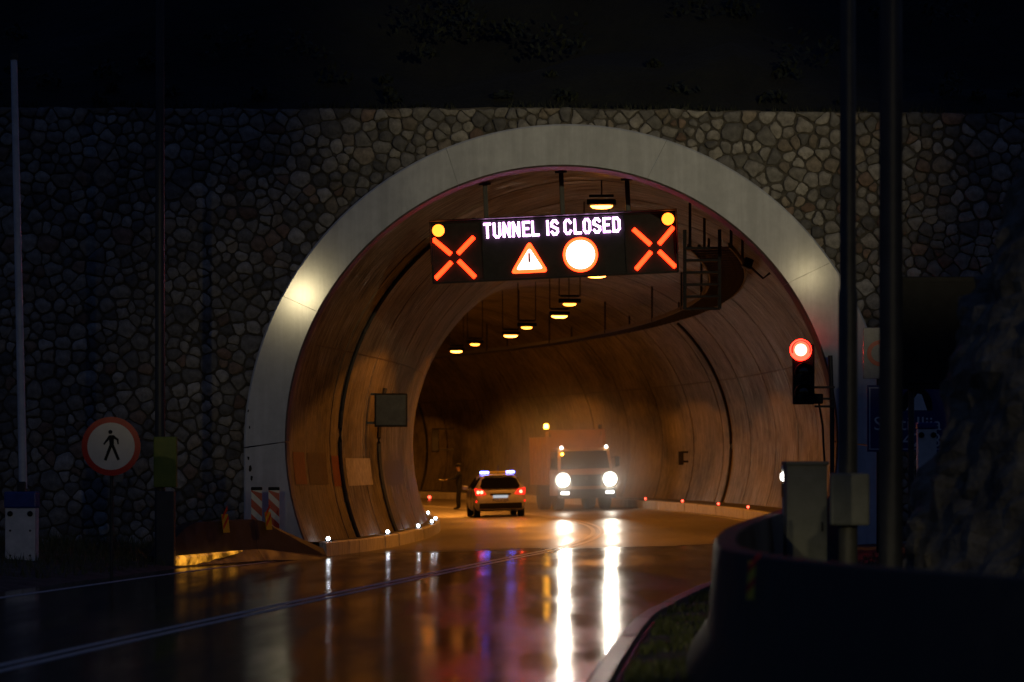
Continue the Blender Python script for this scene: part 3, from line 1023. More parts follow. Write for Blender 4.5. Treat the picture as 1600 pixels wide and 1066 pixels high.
# ------------------------------------------------------------------ tunnel luminaires, cable tray, camera
SOD = (1.0, 0.32, 0.035)
def luminaire(px, py, Y, bright, label, energy):
    p = W(px, py, Y)
    s = s_of_y(Y)
    rz = heading(s)
    root = empty('tunnel_lamp', p, rz, label, 'tunnel lamp', 'sodium lamps along the tunnel roof')
    MB().box((0, 0, 0.14), (0.64, 0.30, 0.12), bev=0.02).build('housing', M['black'], root)
    MB().box((0, 0, 0.28), (0.55, 0.16, 0.06), bev=0.01).build('bracket', M['dark_steel'], root)
    u = offset_of(p.x, p.y)
    top = RP(s, u, VC + math.sqrt(max(0.2, RL ** 2 - (u - DU) ** 2))).z - p.z
    if top > 0.35:
        for x in ((0,) if Y < 75 else (-0.3, 0.3)):
            MB().box((x, 0, (0.28 + top) / 2), (0.03, 0.03, top - 0.28), bev=0.003).build('hanger', M['dark_steel'], root)
    Mt = Matrix.Diagonal((1, 0.5, 1, 1))
    w = 0.25 if bright else 0.19
    MB().lathe([(w, 0.06), (w * 0.98, 0.045), (w * 0.85, 0.015), (w * 0.5, -0.005), (0.03, -0.01)], 20, Mt).build('lens', M['e_sodium'] if bright else M['e_sodium2'], root, smooth=True)
    l = spot('lamp_light', p + Vector((0, 0, -0.09)), p + Vector((0, 0, -3)), energy, SOD, rad(147), 0.08, 0.10, root)
lamps = [(940, 326, 72.0, True, 'nearest tunnel lamp, above the electronic sign', 130)]
names = ['bright tunnel lamp just below the electronic sign', 'third tunnel lamp from the portal, right of the bright pair', 'bright tunnel lamp, fourth along the roof row',
         'small tunnel lamp in the middle of the roof row', 'bright tunnel lamp left of the middle of the roof row', 'second last tunnel lamp of the roof row', 'farthest visible tunnel lamp at the left end of the roof row']
for (px, py, br), nm in zip([(932, 434, 1), (890, 478, 0), (874, 497, 1), (823, 514, 0), (798, 527, 1), (742, 540, 0), (713, 551, 1)], names):
    lamps.append((px, py, F * 4.4 / (HZ - py), bool(br), nm, 860 if br else 420))
for a in lamps: luminaire(*a)
# the row goes on round the bend, out of the camera's sight
for s_, e_ in ((66, 560), (76, 560), (88, 560)):
    q = RP(s_, -0.6, 6.35)
    root = empty('tunnel_lamp', q, heading(s_), 'tunnel lamp farther round the bend, hidden by the left wall', 'tunnel lamp', 'sodium lamps along the tunnel roof')
    MB().box((0, 0, 0.14), (0.64, 0.30, 0.12), bev=0.02).build('housing', M['black'], root)
    MB().lathe([(0.31, 0.06), (0.3, 0.02), (0.14, -0.045), (0.03, -0.052)], 20, Matrix.Diagonal((1, 0.5, 1, 1))).build('lens', M['e_sodium'], root)
    spot('lamp_light', q + Vector((0, 0, -0.09)), q + Vector((0, 0, -3)), e_, SOD, rad(147), 0.08, 0.10, root)

def make_tray():
    base = RP(3.5, 3.45, 6.55)
    root = empty('cable_tray', base, label='dark ladder cable tray hung under the right side of the roof', cat='cable tray')
    for u in (3.1, 4.0):
        sweep(3.5, 84, 2.0, [(u - .02, 6.5), (u - .02, 6.62), (u + .02, 6.62), (u + .02, 6.5), (u - .02, 6.5)]).build('side_rail', M['steel'], root).location = -base
    rung = None
    s = 3.9
    while s < 82:
        c = RP(s, 3.55, 6.53)
        if rung is None:
            rung = MB().box((0, 0, 0), (0.88, 0.05, 0.05)).build('rung', M['steel'], root)
            o = rung
        else:
            o = rung.copy(); C.objects.link(o); o.parent = root
        o.location = c - base
        o.rotation_euler = (0, -bank(s), heading(s))
        s += 0.9
    for u, r in ((3.3, 0.035), (3.5, 0.025), (3.75, 0.03)):
        MB().tube([RP(4 + 2.0 * i, u, 6.56 + r) - base for i in range(41)], r, 6).build('cable', M['rubber'], root, smooth=True)
    for s in (4.2, 10, 17, 24, 32, 40, 50, 60, 70):
        for u in (3.1, 4.0):
            top = VC + math.sqrt(RL ** 2 - (u - DU) ** 2) + 0.03
            a, b = RP(s, u, 6.5), RP(s, u, top)
            MB().box((a + b) / 2 - base, (0.06, 0.06, (b - a).length)).build('hanger', M['dark_steel'], root)
    return root
make_tray()

# equipment racks under the tray seen right of the sign
def rack(s, u, v, w, h, label):
    p = RP(s, u, v)
    root = empty('cable_rack', p, heading(s), label, 'cable rack', None)
    n = max(2, int(h / 0.22))
    for i in range(n + 1):
        MB().box((0, 0, h * i / n), (w, 0.22, 0.05), bev=0.008).build('shelf', M['black'], root)
    for x in (-w / 2, w / 2):
        MB().box((x, 0, h / 2 + 0.2), (0.07, 0.07, h + 0.4), bev=0.005).build('upright', M['black'], root)
rack(2.6, 3.45, 5.15, 0.75, 1.3, 'dark shelved cable rack at the right end of the electronic sign')

def cctv():
    p = W(1168, 412, 70.0)
    root = empty('cctv_camera', p, label='small black surveillance camera on the vault above the red light', cat='camera')
    MB().box((0, 0, 0), (0.2, 0.42, 0.22), Matrix.Rotation(0.35, 3, 'Y'), bev=0.03).build('camera_body', M['black'], root)
    MB().box((-0.02, -0.22, -0.02), (0.15, 0.06, 0.15), Matrix.Rotation(0.35, 3, 'Y'), bev=0.02).build('lens_hood', M['black'], root)
    MB().tube([(0.05, 0.1, -0.05), (0.35, 0.1, -0.32), (0.5, 0.12, -0.2)], 0.025, 8).build('arm', M['dark_steel'], root)
cctv()

# wall-mounted boxes and studs
def wall_box(px, py, Y, w, h, d, label, side, arm):
    p = W(px, py, Y)
    root = empty('sign_box', p, label=label, cat='sign box')
    MB().box((0, 0, 0), (w, d, h), bev=0.02).build('box_body', M['black'], root)
    MB().box((0, -d / 2 - 0.004, 0), (w * 0.9, 0.02, h * 0.9), bev=0.008).build('face_panel', M['dark_steel'], root)
    for z in (h / 2 - 0.06, -h / 2 + 0.06):
        MB().box((side * (w / 2 + arm / 2 - 0.05), d * 0.3, z + 0.04), (arm, 0.06, 0.06), bev=0.005).build('bracket', M['dark_steel'], root)
wall_box(611, 641, 78.0, 0.80, 0.82, 0.25, 'square dark sign box bracketed to the left tunnel wall', -1, 0.35)
wall_box(680, 688, 142.0, 0.32, 1.05, 0.18, 'narrow dark sign box far back near the standing person', 1, 0.7)
wall_box(1064, 716, 101.0, 0.16, 0.42, 0.14, 'little junction box on the right wall conduit', 1, 0.2)

def stud(px, py, u_v, m, label, cat_group, side):
    """stud on the kerb top: walk along the road until the projection meets the pixel column"""
    best = None
    for i in range(0, 1600):
        s = 0.5 + i * 0.05
        p = RP(s, u_v, 0.36)
        x = 800 + F * p.x / p.y; y = HZ - F * (p.z - CAMZ) / p.y
        e = (x - px) ** 2 + 6 * (y - py) ** 2
        if best is None or e < best[0]: best = (e, s, p)
    s, p = best[1], best[2]
    root = empty('kerb_stud', p + Vector((0, 0, -0.05)), heading(s), label, 'kerb light', cat_group)
    MB().box((0, 0.02, 0.02), (0.15, 0.16, 0.05), bev=0.012).build('stud_base', M['black'], root)
    MB().lathe([(0.04, 0), (0.04, 0.03), (0.03, 0.05), (0.012, 0.06)], 12, Matrix.Translation((0, -0.04, 0.06)) @ RY).build('stud_lens', m, root, smooth=True)
gw = 'white kerb lights along the left walkway'
for (px, py), lb in zip(((518, 851), (613, 838), (660, 826), (681, 817), (680, 810), (664, 804)),
                        ('white kerb light beside the end of the left barrier', 'second white kerb light from the left barrier', 'third white kerb light from the left barrier',
                         'fourth white kerb light, at the kerb bend', 'fifth white kerb light, just past the kerb bend', 'last white kerb light before the left wall hides the kerb')):
    stud(px, py, -4.68, M['e_studw'], lb, gw, -1)
gr = 'red kerb lights along the right walkway'
for (px, py), lb in zip(((1006, 785), (1064, 788), (1120, 791), (1166, 796)),
                        ('red kerb light nearest the truck', 'second red kerb light from the truck', 'third red kerb light from the truck', 'red kerb light nearest the grey cabinet')):
    stud(px, py, 5.08, M['e_studr'], lb, gr, 1)
p = W(671, 777, 148.0)
r_ = empty('kerb_stud', p, label='lone small red light at the foot of the far wall by the person', cat='kerb light')
MB().box((0, 0.03, -0.02), (0.16, 0.1, 0.06), bev=0.012).build('stud_base', M['black'], r_)
MB().lathe([(0.07, 0), (0.06, 0.03), (0.02, 0.05)], 12, Matrix.Translation((0, -0.02, 0)) @ RY).build('stud_lens', M['e_studr'], r_)

# ------------------------------------------------------------------ traffic light by the portal
def traffic_light():
    p = W(1256, 585, 66.0)
    k = F / 66.0
    root = empty('traffic_light', p, label='black traffic signal showing red on the right of the portal', cat='traffic light')
    MB().box((0, 0.12, 0.0), (34 / k, 0.22, 94 / k), bev=0.03).build('housing', M['black'], root)
    for i, z in enumerate((38 / k, 3 / k, -29 / k)):
        x = -5 / k if i == 0 else 0
        Mt = Matrix.Translation((x, 0.0, z)) @ RY
        if i == 0:
            MB().lathe([(17 / k, 0.0), (17 / k, 0.02), (10 / k, 0.05)], 28, Mt).build('signal_halo', M['e_signal2'], root, smooth=True)  # glowing ring put in for the red halo round the lens
            MB().lathe([(10 / k, 0.03), (9.5 / k, 0.06), (6 / k, 0.085)], 28, Mt).build('red_lens', M['e_signal'], root, smooth=True)
        else:
            MB().lathe([(12 / k, 0.0), (12 / k, 0.03), (6 / k, 0.06)], 24, Mt).build('dark_lens', M['glass'], root, smooth=True)
        # hood over each lens
        vs = []; fs = []
        n = 14; r = 15 / k
        for j in range(n + 1):
            t = math.radians(-20) + math.radians(220) * j / n
            for (yy, rr) in ((0.02, r), (-0.20, r * 0.98)):
                vs.append((x + rr * math.cos(t), yy, z + rr * math.sin(t)))
        for j in range(n): fs.append((2 * j, 2 * j + 1, 2 * j + 3, 2 * j + 2))
        o = MB().add(vs, fs).build('hood', M['black'], root, smooth=True)
        md = o.modifiers.new('thickness', 'SOLIDIFY'); md.thickness = 0.012
    MB().box((20 / k, 0.16, -38 / k), (22 / k, 0.14, 16 / k), bev=0.03).build('terminal_box', M['black'], root)
    for z in (-20 / k, -38 / k, -50 / k):
        MB().box((34 / k, 0.2, z), (0.42, 0.05, 0.045), bev=0.005).build('bracket_arm', M['dark_steel'], root)
    MB().tube([(43 / k, 0.25, 30 / k), (46 / k, 0.25, -50 / k), (46 / k, 0.25, -2.75)], 0.05, 10).build('post', M['dark_steel'], root, smooth=True)
    MB().tube([(25 / k, 0.2, -45 / k), (31 / k, 0.22, -80 / k), (34 / k, 0.22, -140 / k), (34 / k, 0.22, -2.75)], 0.022, 8).build('cable', M['rubber'], root, smooth=True)
traffic_light()

# ------------------------------------------------------------------ text helper for lettering
def text_obj(name, body, size, m, parent, loc, align='LEFT', rot=(math.radians(90), 0, 0), ext=0.004):
    cu = bpy.data.curves.new(name, 'FONT')
    cu.body = body; cu.size = size; cu.extrude = ext; cu.align_x = align; cu.resolution_u = 3
    tmp = bpy.data.objects.new(name + '_tmp', cu)
    C.objects.link(tmp)
    bpy.context.view_layer.update()
    me = bpy.data.meshes.new_from_object(tmp.evaluated_get(bpy.context.evaluated_depsgraph_get()))
    bpy.data.objects.remove(tmp)
    me.materials.clear(); me.materials.append(m)
    o = bpy.data.objects.new(name, me)
    o.location = loc; o.rotation_euler = rot
    return link(o, parent)

# ------------------------------------------------------------------ right-hand roadside
def pole(name, px, Y, r0, r1, zt, m, label, group=None, fat=None):
    x = (px - 800) / F * Y
    z0 = ground_z(x, Y) - 0.05
    root = empty(name, (x, Y, z0), label=label, cat='pole', group=group)
    H = zt - z0
    MB().tube([(0, 0, 0.02 + H * i / 8) for i in range(9)], r0, 18, r2=r1).build('shaft', m, root, smooth=True)
    MB().lathe([(r0 * 2.0, 0), (r0 * 2.0, 0.04), (r0 * 1.15, 0.06), (r0 * 1.1, 0.3)], 18).build('base_flange', m, root, smooth=True)
    if fat:
        MB().lathe([(r0 * 1.12, 0.3), (r0 * 1.12, fat - z0), (r0 * 0.99, fat - z0 + 0.08)], 18).build('lower_sleeve', m, root, smooth=True)
    return root
pa = pole('steel_pole', 1325, 38.0, 0.102, 0.088, 12.0, M['pole_grey'], 'grey roadside pole with a small box, left of the thick dark pole', fat=3.95)
MB().box((0.0, -0.16, W(1326, 780, 38).z - pa.location.z), (0.46, 0.2, 0.62), bev=0.03).build('control_box', M['grey_box'], pa)
pole('steel_pole', 1392, 36.0, 0.135, 0.125, 12.0, M['pole_dark'], 'thick dark pole in front of the blue tunnel name sign')

def cabinet():
    p = W(1258, 870, 41.0); x = p.x
    z0 = ground_z(x, 41.0)
    root = empty('roadside_cabinet', (x, 41.0, z0), 0.05, 'plain grey-green cabinet behind the right concrete barrier', 'cabinet')
    top = W(1258, 724, 41).z - z0
    MB().box((0, 0, top / 2 + 0.04), (0.52, 0.36, top - 0.08), bev=0.015).build('cabinet_body', M['grey_box'], root)
    MB().box((0, 0, top), (0.56, 0.42, 0.05), bev=0.015).build('cap', M['grey_box'], root)
    MB().box((0, 0, 0.03), (0.56, 0.4, 0.12), bev=0.01).build('plinth', M['barrier'], root)
    MB().box((0, -0.183, top * 0.5), (0.46, 0.012, top * 0.82), bev=0.004).build('door', M['grey_box'], root)
    MB().box((0.19, -0.2, top * 0.55), (0.025, 0.03, 0.12), bev=0.006).build('handle', M['dark_steel'], root)
cabinet()
def edge_glint_post():  # added post; its glow stands in for the headlight highlight on the cabinet edge
    Y = 44.0
    x = W(1226, 740, Y).x
    z0 = ground_z(x, Y)
    root = empty('glint_post', (x, Y, z0), label='slim added post with a glowing tip for the glint on the grey cabinet edge', cat='glint post')
    zt = W(1226, 745, Y).z - z0
    MB().tube([(0, 0, 0), (0, 0, zt - 0.05)], 0.035, 12).build('post', M['white'], root, smooth=True)
    MB().lathe([(0.05, zt - 0.28), (0.05, zt - 0.08)], 14).build('orange_glint_band', M['orange'], root, smooth=True)
    MB().lathe([(0.03, zt - 0.06), (0.055, zt - 0.03), (0.055, zt + 0.03), (0.03, zt + 0.06)], 14).build('lamp', M['e_marker'], root, smooth=True)
    MB().lathe([(0.03, zt + 0.07), (0.045, zt + 0.1), (0.045, zt + 0.14), (0.02, zt + 0.17)], 14).build('glint_cap', M['white'], root, smooth=True)
edge_glint_post()

def jersey(name, path, top_h, label, ztop=None):
    """concrete safety barrier along a ground path"""
    pts = [Vector((x, y, 0)) for x, y in path]
    base = Vector((pts[0].x, pts[0].y, ground_z(pts[0].x, pts[0].y)))
    root = empty(name, base, label=label, cat='barrier')
    # resample into 2 m elements
    dense = []
    for i in range(len(pts) - 1):
        p0 = pts[max(i - 1, 0)]; p1 = pts[i]; p2 = pts[i + 1]; p3 = pts[min(i + 2, len(pts) - 1)]
        for k in range(8):
            t = k / 8
            dense.append(0.5 * ((2 * p1) + (p2 - p0) * t + (2 * p0 - 5 * p1 + 4 * p2 - p3) * t * t + (3 * p1 - p0 - 3 * p2 + p3) * t ** 3))
    dense.append(pts[-1])
    secs = []
    for i, p in enumerate(dense):
        d = (dense[min(i + 1, len(dense) - 1)] - dense[max(i - 1, 0)]).normalized()
        n = Vector((d.y, -d.x, 0))
        secs.append((p, n))
    prof = [(-0.36, 0), (-0.36, 0.10), (-0.17, 0.34), (-0.115, 0.97), (-0.085, 1.0), (0.085, 1.0), (0.115, 0.97), (0.17, 0.34), (0.36, 0.10), (0.36, 0)]
    step = 6
    for q in range(0, len(secs) - 1, step):
        vs = []; fs = []
        part = secs[q:q + step + 1]
        for (p, n) in part:
            g = ground_z(p.x, p.y) - 0.06
            h = (ztop - g) if ztop is not None else top_h
            for (u, v) in prof: vs.append(p + n * u + Vector((0, 0, g + v * h)) - base)
        k = len(prof)
        for i in range(len(part) - 1):
            for j in range(k):
                j2 = (j + 1) % k
                fs.append((i * k + j, i * k + j2, i * k + k + j2, i * k + k + j))
        fs += [tuple(range(k)), tuple((len(part) - 1) * k + j for j in range(k - 1, -1, -1))]
        MB().add(vs, fs).build('barrier_element', M['barrier'], root, smooth=True)
    return root, secs, base
jr, jsecs, jbase = jersey('concrete_barrier', [(6.5, 64.8), (5.5, 58), (4.55, 51), (3.75, 45), (2.95, 39), (2.3, 33.5), (1.93, 28.8), (1.88, 26.2), (2.15, 23.8), (2.75, 21.6), (3.5, 19.7), (5.2, 16.5)], 0.9, 'dark concrete barrier curving along the right roadside in the foreground', ztop=1.25)

def chevron_plate(parent, base, p, n, w, h):
    """yellow plate with red diagonal bands, standing on a sloped face"""
    t = Vector((0, 0, 1)).cross(n).normalized()
    up = n.cross(t).normalized()
    def q(a, b, d): return p + t * a + up * b + n * d - base
    def slab(poly, d0, d1):
        k = len(poly)
        vs = [q(a, b, d1) for a, b in poly] + [q(a, b, d0) for a, b in poly]
        fs = [tuple(range(k)), tuple(range(2 * k - 1, k - 1, -1))] + [(i, k + i, k + (i + 1) % k, (i + 1) % k) for i in range(k)]
        return MB().add(vs, fs)
    slab([(-w / 2, -h / 2), (w / 2, -h / 2), (w / 2, h / 2), (-w / 2, h / 2)], 0.0, 0.012).build('reflector_plate', M['yellow'], parent)
    for z in (-0.34, 0.18):
        b0 = z * h
        slab([(-w / 2, b0), (w / 2, b0 + w * 0.8), (w / 2, b0 + w * 0.8 + h * 0.2), (-w / 2, b0 + h * 0.2)], 0.012, 0.016).build('red_band', M['red'], parent)
# reflector on the rounded nose of the barrier
pr_ = W(1176, 906, 24.9)
chevron_plate(jr, jbase, Vector((pr_.x, 24.75, pr_.z)), Vector((-0.80, -0.58, 0.10)).normalized(), 0.13, 0.30)

# left wedge barrier
def left_barrier():
    A = Vector((-6.75, 60.2, 0)); B = Vector((-4.05, 66.9, 0))
    d = (B - A).normalized(); n = Vector((d.y, -d.x, 0))
    z0 = -0.12
    base = Vector((A.x, A.y, z0))
    root = empty('concrete_barrier', base, label='dark wedge-ended concrete barrier at the left of the tunnel mouth', cat='barrier')
    L_ = (B - A).length
    st = [(0.0, 0.3), (0.14, 0.80), (0.2, 0.91), (0.55, 0.93), (0.6, 0.89), (1.0, 0.25)]
    prof = [(-0.36, 0), (-0.36, 0.10), (-0.2, 0.34), (-0.12, 0.98), (0.12, 0.98), (0.2, 0.34), (0.36, 0.10), (0.36, 0)]
    for (i0, i1) in ((0, 3), (3, 5)):
        vs = []; fs = []
        part = st[i0:i1 + 1]
        for t, h in part:
            for u, v in prof: vs.append(A + d * (t * L_ + (0.01 if (i0 == 3 and t == part[0][0]) else 0)) + n * u + Vector((0, 0, z0 + v * h)) - base)
        k = len(prof)
        for i in range(len(part) - 1):
            for j in range(k):
                j2 = (j + 1) % k
                fs.append((i * k + j, i * k + j2, i * k + k + j2, i * k + k + j))
        fs += [tuple(range(k)), tuple((len(part) - 1) * k + j for j in range(k - 1, -1, -1))]
        MB().add(vs, fs).build('barrier_element', M['barrier'], root)
    nn = Vector((n.x, n.y, 0.12)).normalized()
    for px, py in ((339, 818), (405, 814)):
        best = min((abs(800 + F * (A + d * t).x / (A + d * t).y - px), t) for t in [L_ * i / 200 for i in range(201)])
        q = A + d * best[1] + n * 0.19
        q.z = W(px, py, q.y).z
        chevron_plate(root, base, q, nn, 0.26, 0.36)
    # glowing body added in place of amber light caught at the barrier foot
    s_root = empty('amber_glow_body', A + d * 0.2 + n * 0.5 + Vector((0, 0, z0 + 0.05)), label='amber glow added at the foot of the left barrier in place of lit plastic', cat='amber glow')
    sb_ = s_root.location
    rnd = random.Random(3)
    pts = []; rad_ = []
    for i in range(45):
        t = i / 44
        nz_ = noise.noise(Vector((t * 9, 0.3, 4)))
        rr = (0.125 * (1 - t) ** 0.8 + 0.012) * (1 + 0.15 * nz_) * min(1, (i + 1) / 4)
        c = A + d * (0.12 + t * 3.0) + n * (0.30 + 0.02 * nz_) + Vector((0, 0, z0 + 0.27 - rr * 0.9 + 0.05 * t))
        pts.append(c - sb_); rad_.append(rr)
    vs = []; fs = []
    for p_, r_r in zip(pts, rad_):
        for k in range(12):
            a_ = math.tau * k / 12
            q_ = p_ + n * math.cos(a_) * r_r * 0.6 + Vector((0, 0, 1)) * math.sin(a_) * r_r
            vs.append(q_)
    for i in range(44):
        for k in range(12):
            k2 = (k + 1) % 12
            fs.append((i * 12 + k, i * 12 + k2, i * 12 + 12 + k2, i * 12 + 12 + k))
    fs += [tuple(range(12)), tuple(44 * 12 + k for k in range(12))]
    MB().add(vs, fs).build('glow_tube', M['e_strip'], s_root, smooth=True)
    MB().box(A + d * 1.6 + n * 0.40 + Vector((0, 0, z0 + 0.03)) - sb_, (3.3, 0.14, 0.12), Matrix.Rotation(math.atan2(d.y, d.x), 3, 'Z'), bev=0.02).build('glow_base', M['black'], s_root)
left_barrier()

def delineator(px, py, Y, label):
    k = F / Y
    p = W(px, py, Y)
    w, h = 17 / k, 62 / k
    z0 = ground_z(p.x, Y)
    root = empty('striped_marker', (p.x, Y, z0), label=label, cat='road marker', group='striped markers by the left barrier')
    zt = W(px, 766, Y).z - z0
    MB().box((0, 0.01, zt - h / 2), (w, 0.03, h), bev=0.006).build('panel', M['cream'], root)
    for i in range(3):
        zb = zt - h + (i * 24 - 4) / k
        lo, hi = zt - h, zt
        poly = [(-w / 2, zb + 16 / k), (w / 2, zb), (w / 2, zb + 13 / k), (-w / 2, zb + 29 / k)]
        poly = [(x, max(lo, min(hi, z))) for x, z in poly]
        MB().prism(poly, -0.011, -0.007).build('red_stripe', M['red'], root)
    MB().box((0, 0.01, zt + 0.03), (w * 1.05, 0.05, 0.07), bev=0.02).build('cap', M['black'], root)
    MB().box((0, 0.03, (zt - h) / 2), (0.06, 0.05, zt - h), bev=0.005).build('post', M['dark_steel'], root)
delineator(401, 790, 65.4, 'red and white striped marker farther from the tunnel wall')
delineator(428, 790, 65.6, 'red and white striped marker closer to the tunnel wall')

# ------------------------------------------------------------------ signs
def pedestrian_sign():
    Y = 54.0; k = F / Y
    p = W(173.5, 697.5, Y)
    root = empty('no_pedestrians_sign', (p.x, Y, ground_z(p.x, Y)), label='round red-rimmed sign with a black walking figure on white', cat='road sign')
    zc = p.z - root.location.z
    R_ = 46 / k
    Mt = Matrix.Translation((0, 0.0, zc)) @ RY
    MB().lathe([(R_, -0.02), (R_, 0.0)], 48, Mt).build('red_rim', M['red'], root)
    MB().lathe([(37 / k, 0.0), (37 / k, 0.004)], 48, Mt).build('white_field', M['cream'], root)
    MB().lathe([(R_ * 0.99, -0.035), (R_ * 0.99, -0.021)], 48, Mt).build('back_plate', M['steel'], root)
    fig = MB()
    def I(zx, zy): return ((120 + zx / 7.106 - 173.5) / k, (697.5 - (640 + zy / 7.106)) / k + zc)
    def limb(a, b, w1, w2, y):
        (x1, z1), (x2, z2) = I(*a), I(*b)
        d = Vector((x2 - x1, z2 - z1)).normalized(); n = Vector((-d.y, d.x))
        w1 /= 7.106 * k * 2; w2 /= 7.106 * k * 2
        fig.prism([(x1 - n.x * w1, z1 - n.y * w1), (x2 - n.x * w2, z2 - n.y * w2), (x2 + n.x * w2, z2 + n.y * w2), (x1 + n.x * w1, z1 + n.y * w1)], y, -0.003)
    x, z = I(373, 250)
    fig.lathe([(3.2 / k, 0.003), (3.2 / k, 0.0072)], 20, Matrix.Translation((x, 0, z)) @ RY)
    limb((385, 285), (388, 410), 62, 46, -0.0070)
    limb((365, 305), (330, 350), 34, 24, -0.0073); limb((334, 342), (300, 388), 24, 18, -0.0076)
    limb((400, 300), (455, 335), 34, 24, -0.0079); limb((452, 325), (460, 385), 24, 17, -0.0082)
    limb((378, 400), (315, 565), 34, 30, -0.0085); limb((398, 400), (465, 560), 34, 30, -0.0088)
    fig.build('walking_figure', M['black'], root)
    MB().tube([(0, 0.075, 0), (0, 0.075, zc + R_ * 0.8)], 0.03, 12).build('post', M['dark_steel'], root, smooth=True)
    MB().box((0.12, 0.05, zc - R_ - 0.05), (0.16, 0.03, 0.12), bev=0.01).build('clamp_plate', M['steel'], root)
pedestrian_sign()

def name_sign():
    Y = 60.0; k = F / Y
    a, b = W(1355, 706, Y), W(1508, 602, Y)
    cx_ = (a.x + b.x) / 2
    root = empty('tunnel_name_sign', (cx_, Y, ground_z(cx_, Y)), label='dark blue tunnel name sign half hidden behind the thick pole', cat='road sign')
    g = root.location.z
    w = b.x - a.x; h = b.z - a.z; zc = (a.z + b.z) / 2 - g
    MB().box((0, 0.03, zc), (w, 0.04, h), bev=0.01).build('blue_panel', M['sign_blue'], root)
    fr = MB()
    for z in (-1, 1): fr.box((0, 0.008, zc + z * (h / 2 - 0.05)), (w - 0.06, 0.004, 0.015))
    for x in (-1, 1): fr.box((x * (w / 2 - 0.05), 0.0085, zc), (0.015, 0.004, h - 0.1))
    fr.build('border', M['white'], root)
    x0 = (W(1365, 0, Y).x - cx_)
    text_obj('name_lettering', 'Sveti Ilija', 0.36, M['white'], root, (x0, 0.006, W(0, 672, Y).z - g))
    text_obj('length_lettering', '4248 m', 0.36, M['white'], root, (W(1410, 0, Y).x - cx_, 0.006, W(0, 698, Y).z - g))
    # tunnel pictogram: black arch, pale road
    x, z = W(1432, 636, Y).x - cx_, W(0, 640, Y).z - g
    arch = [(x + 0.30 * math.cos(math.radians(t)), z + 0.06 + 0.36 * math.sin(math.radians(t))) for t in range(0, 181, 15)] + [(x - 0.30, z - 0.02), (x + 0.30, z - 0.02)]
    MB().prism(arch, 0.004, 0.009).build('arch_symbol', M['black'], root)
    MB().prism([(x - 0.2, z - 0.015), (x + 0.2, z - 0.015), (x + 0.1, z + 0.28), (x + 0.02, z + 0.3)], 0.0, 0.004).build('road_symbol', M['white'], root)
    for sx in (-0.6, 0.6):
        MB().tube([(sx, 0.1, 0), (sx, 0.1, zc + h / 2 + 0.9)], 0.04, 10).build('post', M['dark_steel'], root, smooth=True)
    return cx_
name_sign()
def limit_board():
    Y = 61.5
    a, b = W(1349, 592, Y), W(1398, 512, Y)
    cx_ = (a.x + b.x) / 2
    root = empty('sign_board', (cx_, Y, ground_z(cx_, Y)), label='pale board with a red ring sign above the blue sign', cat='road sign')
    g = root.location.z; zc = (a.z + b.z) / 2 - g
    MB().box((0, 0.03, zc), (b.x - a.x, 0.04, b.z - a.z), bev=0.01).build('board', M['kerb_out'], root)
    Mt = Matrix.Translation((0.02, 0.008, zc)) @ RY
    MB().lathe([(0.25, 0), (0.25, 0.006)], 32, Mt).build('red_ring', M['red'], root)
    MB().lathe([(0.17, 0.006), (0.17, 0.010)], 32, Mt).build('ring_field', M['kerb_out'], root)
    MB().tube([(0, 0.09, 0), (0, 0.09, zc + 0.5)], 0.04, 10).build('post', M['dark_steel'], root, smooth=True)
limit_board()
def dark_board():
    Y = 52.0
    a, b = W(1398, 608, Y), W(1560, 432, Y)
    cx_ = (a.x + b.x) / 2
    root = empty('message_board', (cx_, Y, ground_z(cx_, Y)), label='large unlit black message board right of the thick pole', cat='message board')
    g = root.location.z; zc = (a.z + b.z) / 2 - g
    w, h = b.x - a.x, b.z - a.z
    MB().box((0, 0.12, zc), (w, 0.22, h), bev=0.02).build('housing', M['black'], root)
    MB().box((0, 0.0, zc), (w * 0.94, 0.03, h * 0.9), bev=0.008).build('screen', M['black'], root)
    for sx in (-0.55, 0.55):
        MB().tube([(sx, 0.2, 0), (sx, 0.2, zc)], 0.05, 10).build('post', M['pole_dark'], root, smooth=True)
dark_board()

